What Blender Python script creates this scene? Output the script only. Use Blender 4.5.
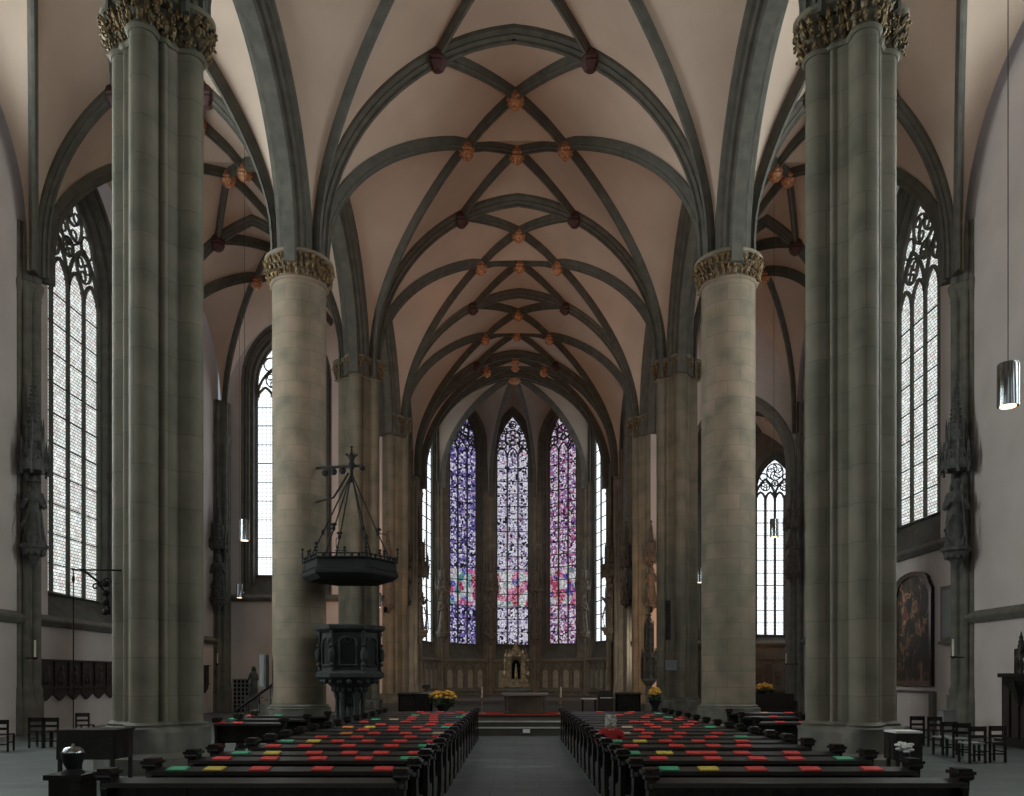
import bpy, math, random
from math import sin, cos, pi, sqrt, atan2, hypot
from mathutils import Vector, Matrix
random.seed(7)
for o_ in list(bpy.data.objects): bpy.data.objects.remove(o_)
scene = bpy.context.scene
COL = scene.collection
# ------------------------------------------------------------------ camera
S = 2.0/1.7                       # survey units -> metres
cam_d = bpy.data.cameras.new('camera'); cam = bpy.data.objects.new('camera', cam_d)
COL.objects.link(cam); scene.camera = cam
cam.location = (0, 0, 2.0); cam.rotation_euler = (pi/2, 0, 0)
cam_d.sensor_fit = 'HORIZONTAL'; cam_d.sensor_width = 36; cam_d.lens = 28.125
cam_d.shift_x = -4/1024; cam_d.shift_y = 279/1024
cam_d.clip_end = 400; cam_d.clip_start = .05
# ------------------------------------------------------------------ world, view
w = bpy.data.worlds.new('world'); scene.world = w; w.use_nodes = True
w.node_tree.nodes['Background'].inputs[0].default_value = (.55, .62, .7, 1)
w.node_tree.nodes['Background'].inputs[1].default_value = .6
vs = scene.view_settings
scene.display_settings.display_device = 'sRGB'
vs.view_transform = 'Standard'; vs.look = 'None'; vs.gamma = 1; vs.use_curve_mapping = False
vs.exposure = -0.42
cy = scene.cycles
cy.max_bounces = 6; cy.diffuse_bounces = 4; cy.glossy_bounces = 2; cy.transmission_bounces = 2
cy.use_denoising = True; cy.sample_clamp_indirect = 4
cy.caustics_reflective = False; cy.caustics_refractive = False

# ------------------------------------------------------------------ materials
def nt(name):
    m = bpy.data.materials.new(name); m.use_nodes = True
    n = m.node_tree; n.nodes.clear()
    out = n.nodes.new('ShaderNodeOutputMaterial')
    return m, n, out
def N(n, t, **k):
    x = n.nodes.new(t)
    for a, b in k.items():
        if a.startswith('i_'):
            x.inputs[a[2:].replace('_', ' ')].default_value = b
        else: setattr(x, a, b)
    return x
def ramp(n, fac, stops):
    r = N(n, 'ShaderNodeValToRGB'); e = r.color_ramp.elements
    while len(e) > 1: e.remove(e[-1])
    e[0].position = stops[0][0]; e[0].color = (*stops[0][1], 1)
    for p, c in stops[1:]:
        q = e.new(p); q.color = (*c, 1)
    n.links.new(fac, r.inputs[0]); return r.outputs[0]
def plain(name, c, rough=.7, metal=0, var=.15, scale=3, c2=None, bump=0):
    m, n, out = nt(name)
    b = N(n, 'ShaderNodeBsdfPrincipled'); b.inputs['Roughness'].default_value = rough; b.inputs['Metallic'].default_value = metal
    tc = N(n, 'ShaderNodeTexCoord'); no = N(n, 'ShaderNodeTexNoise', i_Scale=scale, i_Detail=5.0)
    n.links.new(tc.outputs['Object'], no.inputs['Vector'])
    c2 = c2 or tuple(x*(1-var*2) for x in c)
    col = ramp(n, no.outputs[0], [(.3, c2), (.7, c)])
    n.links.new(col, b.inputs['Base Color'])
    if bump:
        bu = N(n, 'ShaderNodeBump', i_Strength=bump, i_Distance=.05)
        n.links.new(no.outputs[0], bu.inputs['Height']); n.links.new(bu.outputs[0], b.inputs['Normal'])
    n.links.new(b.outputs[0], out.inputs[0]); return m
def ashlar(name, c, c2, mortar, r, bw=.9, rh=.42, mode='cyl'):
    """dressed stone courses; cyl: wraps round an upright shaft of radius r; flat: x/z"""
    m, n, out = nt(name); L = n.links.new
    b = N(n, 'ShaderNodeBsdfPrincipled'); b.inputs['Roughness'].default_value = .75
    tc = N(n, 'ShaderNodeTexCoord'); sp = N(n, 'ShaderNodeSeparateXYZ'); L(tc.outputs['Object'], sp.inputs[0])
    cb = N(n, 'ShaderNodeCombineXYZ')
    if mode == 'cyl':
        at = N(n, 'ShaderNodeMath', operation='ARCTAN2'); L(sp.outputs[1], at.inputs[0]); L(sp.outputs[0], at.inputs[1])
        mu = N(n, 'ShaderNodeMath', operation='MULTIPLY'); L(at.outputs[0], mu.inputs[0]); mu.inputs[1].default_value = r
        L(mu.outputs[0], cb.inputs[0])
    else:
        ad = N(n, 'ShaderNodeMath', operation='ADD'); L(sp.outputs[1], ad.inputs[0]); L(sp.outputs[0], ad.inputs[1])
        L(ad.outputs[0], cb.inputs[0])
    L(sp.outputs[2], cb.inputs[1])
    br = N(n, 'ShaderNodeTexBrick', i_Scale=1.0, i_Mortar_Size=.012, i_Mortar_Smooth=.3, i_Bias=0.0, i_Brick_Width=bw, i_Row_Height=rh)
    br.inputs['Color1'].default_value = (*c, 1); br.inputs['Color2'].default_value = (*c2, 1); br.inputs['Mortar'].default_value = (*mortar, 1)
    L(cb.outputs[0], br.inputs['Vector'])
    no = N(n, 'ShaderNodeTexNoise', i_Scale=1.3, i_Detail=6.0); L(tc.outputs['Object'], no.inputs['Vector'])
    rr = ramp(n, no.outputs[0], [(.25, (.55, .58, .52)), (.5, (.9, .88, .8)), (.72, (1.15, 1.05, .98))])
    mx = N(n, 'ShaderNodeMix', data_type='RGBA', blend_type='MULTIPLY'); mx.inputs[0].default_value = 1
    L(br.outputs[0], mx.inputs[6]); L(rr, mx.inputs[7]); L(mx.outputs[2], b.inputs['Base Color'])
    L(b.outputs[0], out.inputs[0]); return m
def glass(name, kind, strength, tint=(1, 1, 1)):
    """leaded window lit by the daylight outside; pattern in the window's own x/z"""
    m, n, out = nt(name); L = n.links.new
    tc = N(n, 'ShaderNodeTexCoord'); sp = N(n, 'ShaderNodeSeparateXYZ'); L(tc.outputs['Object'], sp.inputs[0])
    cb = N(n, 'ShaderNodeCombineXYZ'); L(sp.outputs[0], cb.inputs[0]); L(sp.outputs[2], cb.inputs[1]); cb.inputs[2].default_value = {'violet': 3.3, 'white': 7.1, 'pink': 11.7}.get(kind, 0)
    em = N(n, 'ShaderNodeEmission'); em.inputs[1].default_value = strength
    if kind in ('quarry', 'clear'):
        bw, rh = (.20, .13) if kind == 'quarry' else (.25, .25)
        br = N(n, 'ShaderNodeTexBrick', i_Scale=1.0, i_Mortar_Size=.012 if kind == 'quarry' else .012, i_Mortar_Smooth=.1, i_Brick_Width=bw, i_Row_Height=rh)
        br.offset = .5 if kind == 'quarry' else 0
        br.inputs['Color1'].default_value = (1, 1, 1, 1); br.inputs['Color2'].default_value = (0, 0, 0, 1)
        br.inputs['Mortar'].default_value = (0, 0, 0, 1)
        L(cb.outputs[0], br.inputs['Vector'])
        if kind == 'quarry':
            stops = [(0, (.55, .47, .46)), (.15, (.6, .63, .62)), (.4, (.75, .82, .80)), (.55, (.55, .62, .52)), (.62, (.8, .85, .84)), (.8, (.68, .60, .56)), (.86, (.85, .88, .86)), (1, (.95, 1, .98))]
        else: stops = [(0, (.85, .9, .95)), (1, (1, 1, 1))]
        c1 = ramp(n, br.outputs[0], stops)
        inv = N(n, 'ShaderNodeMath', operation='SUBTRACT'); inv.inputs[0].default_value = 1; L(br.outputs['Fac'], inv.inputs[1])
        mx = N(n, 'ShaderNodeMix', data_type='RGBA', blend_type='MULTIPLY'); mx.inputs[0].default_value = .93
        L(c1, mx.inputs[6]); L(inv.outputs[0], mx.inputs[7])
        col = mx.outputs[2]
    else:
        vo = N(n, 'ShaderNodeTexVoronoi', i_Scale=6.5, i_Randomness=.75); L(cb.outputs[0], vo.inputs['Vector'])
        sc_ = N(n, 'ShaderNodeSeparateColor'); L(vo.outputs['Color'], sc_.inputs[0])
        pal = {'violet': [(0, (.02, .02, .05)), (.22, (.16, .13, .42)), (.36, (.52, .48, .72)), (.5, (.26, .2, .5)), (.62, (.82, .82, .95)), (.76, (.1, .09, .3)), (.88, (.38, .26, .5)), (.94, (.7, .7, .85))],
               'white': [(0, (.03, .03, .06)), (.16, (.72, .70, .85)), (.38, (.92, .92, 1)), (.55, (.42, .36, .6)), (.68, (.85, .82, .95)), (.84, (.3, .25, .45)), (.92, (.7, .35, .5)), (.95, (.9, .9, 1))],
               'pink': [(0, (.03, .02, .05)), (.16, (.5, .22, .42)), (.32, (.82, .76, .88)), (.5, (.32, .14, .42)), (.62, (.88, .78, .88)), (.78, (.6, .14, .28)), (.86, (.3, .2, .55)), (.92, (.85, .85, .95))]}[kind]
        c1 = ramp(n, sc_.outputs[0], pal)
        c1n = c1.node; c1n.color_ramp.interpolation = 'CONSTANT'
        # figures band about 3 m over the sill
        v2 = N(n, 'ShaderNodeTexVoronoi', i_Scale=1.7, i_Randomness=1.0); L(cb.outputs[0], v2.inputs['Vector'])
        s2 = N(n, 'ShaderNodeSeparateColor'); L(v2.outputs['Color'], s2.inputs[0])
        c2 = ramp(n, s2.outputs[1], [(0, (.65, .02, .04)), (.3, (.85, .95, .9)), (.5, (.05, .1, .6)), (.65, (.9, .95, .9)), (.8, (.1, .45, .35)), (.9, (.9, .1, .3))]); c2.node.color_ramp.interpolation = 'CONSTANT'
        mr = N(n, 'ShaderNodeMapRange'); mr.inputs['From Min'].default_value = 0; mr.inputs['From Max'].default_value = 1
        d1 = N(n, 'ShaderNodeMath', operation='SUBTRACT'); L(sp.outputs[2], d1.inputs[0]); d1.inputs[1].default_value = 9.6
        d2 = N(n, 'ShaderNodeMath', operation='ABSOLUTE'); L(d1.outputs[0], d2.inputs[0])
        d3 = N(n, 'ShaderNodeMath', operation='LESS_THAN'); L(d2.outputs[0], d3.inputs[0]); d3.inputs[1].default_value = 1.5
        d4 = N(n, 'ShaderNodeMath', operation='MULTIPLY'); L(d3.outputs[0], d4.inputs[0]); d4.inputs[1].default_value = .55
        mx0 = N(n, 'ShaderNodeMix', data_type='RGBA'); L(d4.outputs[0], mx0.inputs[0]); L(c1, mx0.inputs[6]); L(c2, mx0.inputs[7])
        ve = N(n, 'ShaderNodeTexVoronoi', i_Scale=6.5, i_Randomness=.75); ve.feature = 'DISTANCE_TO_EDGE'; L(cb.outputs[0], ve.inputs['Vector'])
        le = N(n, 'ShaderNodeMath', operation='GREATER_THAN'); L(ve.outputs['Distance'], le.inputs[0]); le.inputs[1].default_value = .05
        mx = N(n, 'ShaderNodeMix', data_type='RGBA', blend_type='MULTIPLY'); mx.inputs[0].default_value = .9
        L(mx0.outputs[2], mx.inputs[6]); L(le.outputs[0], mx.inputs[7]); col = mx.outputs[2]
    mt = N(n, 'ShaderNodeMix', data_type='RGBA', blend_type='MULTIPLY'); mt.inputs[0].default_value = 1
    L(col, mt.inputs[6]); mt.inputs[7].default_value = (*tint, 1); L(mt.outputs[2], em.inputs[0])
    L(em.outputs[0], out.inputs[0]); return m
def emit(name, c, s):
    m, n, out = nt(name); e = N(n, 'ShaderNodeEmission'); e.inputs[0].default_value = (*c, 1); e.inputs[1].default_value = s
    n.links.new(e.outputs[0], out.inputs[0]); return m
def floor_mat():
    m, n, out = nt('slate_floor'); L = n.links.new
    b = N(n, 'ShaderNodeBsdfPrincipled'); b.inputs['Roughness'].default_value = .42
    tc = N(n, 'ShaderNodeTexCoord')
    br = N(n, 'ShaderNodeTexBrick', i_Scale=1.0, i_Mortar_Size=.012, i_Brick_Width=.9, i_Row_Height=.45)
    br.inputs['Color1'].default_value = (.13, .145, .14, 1); br.inputs['Color2'].default_value = (.085, .10, .10, 1); br.inputs['Mortar'].default_value = (.04, .045, .045, 1)
    L(tc.outputs['Object'], br.inputs['Vector'])
    no = N(n, 'ShaderNodeTexNoise', i_Scale=.7, i_Detail=4.0); L(tc.outputs['Object'], no.inputs['Vector'])
    rr = ramp(n, no.outputs[0], [(.3, (.7, .7, .7)), (.7, (1.15, 1.15, 1.12))])
    mx = N(n, 'ShaderNodeMix', data_type='RGBA', blend_type='MULTIPLY'); mx.inputs[0].default_value = 1
    L(br.outputs[0], mx.inputs[6]); L(rr, mx.inputs[7]); L(mx.outputs[2], b.inputs['Base Color'])
    L(b.outputs[0], out.inputs[0]); return m
def painting_mat():
    m, n, out = nt('old_oil_paint'); L = n.links.new
    b = N(n, 'ShaderNodeBsdfPrincipled'); b.inputs['Roughness'].default_value = .5
    tc = N(n, 'ShaderNodeTexCoord'); mp = N(n, 'ShaderNodeMapping'); mp.inputs['Scale'].default_value = (1.3, 1, .8)
    L(tc.outputs['Object'], mp.inputs[0])
    no = N(n, 'ShaderNodeTexNoise', i_Scale=1.7, i_Detail=3.0, i_Distortion=.9); L(mp.outputs[0], no.inputs['Vector'])
    c = ramp(n, no.outputs[0], [(.3, (.012, .012, .012)), (.47, (.035, .03, .022)), (.55, (.07, .04, .025)), (.585, (.38, .25, .14)), (.61, (.08, .05, .03)), (.65, (.3, .05, .03)), (.69, (.45, .34, .2))])
    sp = N(n, 'ShaderNodeSeparateXYZ'); L(tc.outputs['Object'], sp.inputs[0])
    mr = N(n, 'ShaderNodeMapRange'); L(sp.outputs[2], mr.inputs[0])
    mr.inputs[1].default_value = .6; mr.inputs[2].default_value = 3.6; mr.inputs[3].default_value = .5; mr.inputs[4].default_value = 2.0
    mx = N(n, 'ShaderNodeMix', data_type='RGBA', blend_type='MULTIPLY'); mx.inputs[0].default_value = 1
    L(c, mx.inputs[6]); L(mr.outputs[0], mx.inputs[7]); L(mx.outputs[2], b.inputs['Base Color'])
    L(b.outputs[0], out.inputs[0]); return m
M = {}
M['plaster'] = plain('wall_plaster', (.70, .62, .59), .9, scale=.5, c2=(.58, .515, .49))
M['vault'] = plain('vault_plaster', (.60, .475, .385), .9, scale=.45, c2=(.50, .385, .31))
M['vault_shaded'] = plain('shaded_apse_plaster', (.40, .34, .28), .9, scale=.45, c2=(.32, .27, .22))  # vault plaster greyed and darkened; the apse's shade is put into its colour
M['stone'] = plain('grey_stone', (.185, .175, .145), .8, scale=2.5, c2=(.11, .107, .09))
M['rib'] = plain('rib_stone', (.125, .12, .10), .8, scale=2.5, c2=(.075, .074, .064))
M['choir'] = plain('choir_stone', (.21, .18, .135), .8, scale=1.5, c2=(.12, .105, .085)); M['dado'] = plain('pale_dado_panel', (.36, .32, .24), .8, scale=3, c2=(.24, .215, .165)); M['marble'] = plain('pale_slab', (.55, .55, .52), .5, var=.05)
M['pillar'] = ashlar('pillar_stone', (.215, .195, .155), (.18, .17, .135), (.145, .135, .11), 1.0, bw=1.1, rh=.8)
M['pillar_round'] = ashlar('round_pillar_stone', (.27, .215, .17), (.215, .185, .145), (.17, .15, .12), .92, bw=.85, rh=.55)
M['floor'] = floor_mat(); M['choir_floor'] = plain('dark_choir_floor', (.07, .06, .045), .95); M['tread'] = plain('pale_step_stone', (.42, .42, .38), .5)
M['gilt'] = plain('gilded_stone', (.34, .22, .09), .5, metal=.3, scale=7, c2=(.045, .042, .035))
M['boss'] = plain('painted_boss', (.75, .42, .2), .5, metal=.2, scale=12, c2=(.25, .05, .03))
M['dark_boss'] = plain('dark_boss', (.08, .03, .03), .6, scale=9)
M['wood'] = plain('black_wood', (.022, .018, .016), .24, scale=4, c2=(.010, .009, .008))
M['wood_shelf'] = plain('sheen_shelf_wood', (.045, .042, .04), .34, scale=4, c2=(.028, .025, .024))  # base lightened to carry the grey window sheen on the rails
M['wood2'] = plain('dark_brown_wood', (.03, .02, .017), .5, scale=4)
M['iron'] = plain('black_iron', (.006, .006, .007), .85)
M['darkstone'] = plain('dark_weathered_stone', (.04, .043, .043), .85, scale=4, c2=(.015, .018, .019))
M['statue'] = plain('statue_stone', (.16, .13, .10), .8, scale=5, c2=(.07, .06, .05), bump=.4)
M['statue_grey'] = plain('grey_statue_stone', (.13, .13, .12), .8, scale=5, c2=(.06, .06, .06), bump=.4)
M['chrome'] = plain('brushed_steel', (.42, .44, .46), .12, metal=1, var=.05)
M['red'] = plain('red_paper', (.75, .06, .05), .5, var=.05); M['green'] = plain('green_paper', (.08, .42, .22), .5, var=.05)
M['yellow'] = plain('yellow_paper', (.75, .55, .09), .5, var=.05); M['orange'] = plain('orange_paper', (.8, .25, .08), .5, var=.05); M['beige'] = plain('beige_paper', (.55, .38, .25), .5, var=.05)
M['white'] = plain('white_cloth', (.8, .8, .78), .8, var=.03)
M['wax'] = plain('candle_wax', (.85, .8, .65), .6, var=.03)
M['gold'] = plain('dull_gold', (.5, .38, .24), .4, metal=.5, scale=8, c2=(.2, .12, .06))
M['carpet'] = plain('red_carpet', (.55, .05, .035), .9, var=.1)
M['paint'] = painting_mat()
M['void'] = plain('recess_shade_black', (.006, .006, .007), .9)  # near-black base that paints in the dark of niches and holes
M['leaf'] = plain('dark_leaf', (.02, .05, .015), .6); M['petal'] = plain('yellow_petal', (.9, .6, .08), .6, scale=14, c2=(.8, .35, .05))
M['skin'] = plain('skin', (.6, .36, .26), .6, var=.05); M['hair'] = plain('grey_hair', (.55, .53, .5), .9, scale=12)
M['jacket'] = plain('red_wool', (.5, .03, .03), .9, var=.1); M['trouser'] = plain('dark_cloth', (.03, .03, .04), .9)
M['grey'] = plain('grey_paint', (.22, .23, .23), .6, var=.05); M['lightgrey'] = plain('light_grey_fabric', (.3, .3, .3), .8, var=.08)
M['bulb'] = emit('warm_bulb', (1, .62, .35), 4)
GS = 2.2
M['g_quarry'] = glass('leaded_quarry_glass', 'quarry', 1.6)
M['g_clear'] = glass('leaded_clear_glass', 'clear', 2.3, (.93, .98, 1))
M['g_violet'] = glass('violet_stained_glass', 'violet', 1.0); M['g_white'] = glass('white_stained_glass', 'white', 1.0); M['g_pink'] = glass('pink_stained_glass', 'pink', 1.0)
M['g_rear'] = glass('rear_clear_glass', 'clear', 6.5, (.92, 1, .97)); M['g_rear2'] = glass('side_clear_glass', 'clear', 19.0, (.93, 1, .96)); M['g_west'] = glass('west_clear_glass', 'clear', 1.0, (.92, 1, .97))

# ------------------------------------------------------------------ mesh helper
class MB:
    def __init__(s): s.v = []; s.f = []
    def grid(s, rows, closed_u=False, closed_v=False):
        b = len(s.v); nu = len(rows[0]); nv = len(rows)
        for r in rows: s.v += [tuple(p) for p in r]
        for j in range(nv if closed_v else nv-1):
            for i in range(nu if closed_u else nu-1):
                a = b+j*nu+i; c = b+j*nu+(i+1) % nu; j2 = (j+1) % nv
                s.f.append((a, c, b+j2*nu+(i+1) % nu, b+j2*nu+i))
    def cap(s, pts, flip=False):
        b = len(s.v); s.v += [tuple(p) for p in pts]
        f = tuple(range(b, b+len(pts))); s.f.append(f[::-1] if flip else f)
    def tubeloop(s, loops, caps=True):
        b = len(s.v); n = len(loops[0]); s.grid(loops, closed_u=True)
        if caps:
            s.f.append(tuple(range(b, b+n))[::-1]); e = b+(len(loops)-1)*n; s.f.append(tuple(range(e, e+n)))
    def box(s, c, d, rz=0, tilt=0):
        ca, sa = cos(rz), sin(rz); ct, st = cos(tilt), sin(tilt); P = []
        for z in (-1, 1):
            for x, y in ((-1, -1), (1, -1), (1, 1), (-1, 1)):
                px, py, pz = x*d[0]/2, y*d[1]/2, z*d[2]/2
                py, pz = py*ct-pz*st, py*st+pz*ct
                P.append((c[0]+px*ca-py*sa, c[1]+px*sa+py*ca, c[2]+pz))
        b = len(s.v); s.v += P
        s.f += [(b+3, b+2, b+1, b), (b+4, b+5, b+6, b+7), (b, b+1, b+5, b+4), (b+1, b+2, b+6, b+5), (b+2, b+3, b+7, b+6), (b+3, b, b+4, b+7)]
    def tube(s, pts, r, n=8, r2=None):
        pts = [Vector(p) for p in pts]; L = []
        for i, p in enumerate(pts):
            t = (pts[min(i+1, len(pts)-1)]-pts[max(i-1, 0)]).normalized()
            a = t.cross(Vector((0, 0, 1)))
            if a.length < .05: a = t.cross(Vector((0, 1, 0)))
            a.normalize(); c = t.cross(a)
            rr = r if r2 is None else r+(r2-r)*i/(len(pts)-1)
            if isinstance(r, (list, tuple)): rr = r[i]
            L.append([p+a*cos(2*pi*k/n)*rr+c*sin(2*pi*k/n)*rr for k in range(n)])
        s.tubeloop(L)
    def lathe(s, prof, c=(0, 0, 0), n=20, fn=None, sx=1, sy=1, ph=0):
        L = []
        for r, z in prof:
            L.append([(c[0]+cos(2*pi*k/n+ph)*r*sx*(fn(2*pi*k/n, z) if fn else 1), c[1]+sin(2*pi*k/n+ph)*r*sy*(fn(2*pi*k/n, z) if fn else 1), c[2]+z) for k in range(n)])
        s.tubeloop(L)
    def ball(s, c, r, n=10, m=6):
        if not isinstance(r, (tuple, list)): r = (r, r, r)
        L = []
        for j in range(m+1):
            a = -pi/2+pi*j/m; q = max(cos(a), .02)
            L.append([(c[0]+r[0]*q*cos(2*pi*k/n), c[1]+r[1]*q*sin(2*pi*k/n), c[2]+r[2]*sin(a)) for k in range(n)])
        s.tubeloop(L)
    def sweep(s, pts, prof, side=None):
        """prof = open list (a across, b towards the room); closed for us"""
        pts = [Vector(p) for p in pts]; L = []
        for i, p in enumerate(pts):
            t = (pts[min(i+1, len(pts)-1)]-pts[max(i-1, 0)]).normalized()
            if side is not None: sd = Vector(side)
            else:
                h = None
                for k in range(1, len(pts)):
                    q = pts[min(i+k, len(pts)-1)]-pts[max(i-k, 0)]; q.z = 0
                    if q.length > .02: h = q.normalized(); break
                sd = Vector((-h.y, h.x, 0))
            nn = -(t.cross(sd)); nn.normalize()
            L.append([p+sd*a+nn*b for a, b in prof])
        s.tubeloop(L)
    def xf(s, fn): s.v = [tuple(fn(Vector(p))) for p in s.v]
    def build(s, name, mat, parent=None, sm=None, scale=1):
        me = bpy.data.meshes.new(name)
        me.from_pydata([(p[0]*scale, p[1]*scale, p[2]*scale) for p in s.v], [], s.f)
        me.materials.append(M[mat] if isinstance(mat, str) else mat)
        if sm:
            me.polygons.foreach_set('use_smooth', [True]*len(me.polygons))
            try: me.set_sharp_from_angle(angle=math.radians(sm if sm > 1 else 40))
            except Exception: pass
        me.update()
        o = bpy.data.objects.new(name, me); COL.objects.link(o)
        if parent: o.parent = parent
        return o
def empty(name, loc=(0, 0, 0), rz=0):
    o = bpy.data.objects.new(name, None); COL.objects.link(o); o.location = loc; o.rotation_euler = (0, 0, rz)
    o.empty_display_size = .1; return o
def tag(o, label=None, cat=None, group=None, kind=None):
    if label: o['label'] = label
    if cat: o['category'] = cat
    if group: o['group'] = group
    if kind: o['kind'] = kind
    return o
def st(o): o['kind'] = 'structure'; return o
trim_i = [0]
def trim_name(): trim_i[0] += 1; return 'trim_%d' % trim_i[0]
def copy_tree(o, parent=None):
    c = o.copy(); COL.objects.link(c); c.parent = parent
    for ch in list(o.children): copy_tree(ch, c)
    return c
def PX(x, y, d): return Vector(((x-516)*d/800, d, 2-(y-677)*d/800))

# ------------------------------------------------------------------ vault curves (survey units)
ZS, ZC = 13.6, 14.5
def arcz(t, D, H):
    if H >= D:
        R = (H*H+D*D)/(2*D); q = D*t
        return sqrt(max(R*R-(R-q)**2, 0))
    return H*(.8*sqrt(max(1-(1-t)**2, 0))+.2*t)
def lerp(a, b, t): return a+(b-a)*t
def half(A, B, zs, zc, z1, n=14, stilt=True):
    """curve from A (plan) up to B (plan), vertical start, reaches z1 at B"""
    A = Vector(A[:2]); B = Vector(B[:2]); D = (B-A).length; out = []
    if stilt: out.append(Vector((A.x, A.y, zs)))
    for i in range(n+1):
        t = (i/n)**1.6; p = A.lerp(B, t); out.append(Vector((p.x, p.y, zc+arcz(t, D, z1-zc))))
    return out
def resample(pts, n):
    L = [0]
    for a, b in zip(pts, pts[1:]): L.append(L[-1]+(b-a).length)
    out = []; j = 0
    for i in range(n+1):
        q = L[-1]*i/n
        while j < len(L)-2 and L[j+1] < q: j += 1
        f = (q-L[j])/max(L[j+1]-L[j], 1e-6); out.append(pts[j].lerp(pts[j+1], min(f, 1)))
    return out
def cell(mb, a, b, n=22, m=6, bulge=.10):
    a = resample(a, n); b = resample(b, n); rows = []
    for j in range(m+1):
        s_ = j/m; rows.append([p.lerp(q, s_)+Vector((0, 0, bulge*4*s_*(1-s_)*min(1, (p-q).length*.5))) for p, q in zip(a, b)])
    mb.grid(rows)
def rprof(w_, h): return [(-w_/2, -.08), (-w_/2, .25*h), (-.3*w_, .5*h), (-.34*w_, .62*h), (-.15*w_, .8*h), (-.15*w_, h), (.15*w_, h), (.15*w_, .8*h), (.34*w_, .62*h), (.3*w_, .5*h), (w_/2, .25*h), (w_/2, -.08)]
ARC = [(-.5, -.1), (-.5, .1), (-.42, .16), (-.44, .28), (-.34, .30), (-.30, .44), (-.2, .44), (-.16, .6), (.16, .6), (.2, .44), (.3, .44), (.34, .30), (.44, .28), (.42, .16), (.5, .1), (.5, -.1)]

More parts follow.
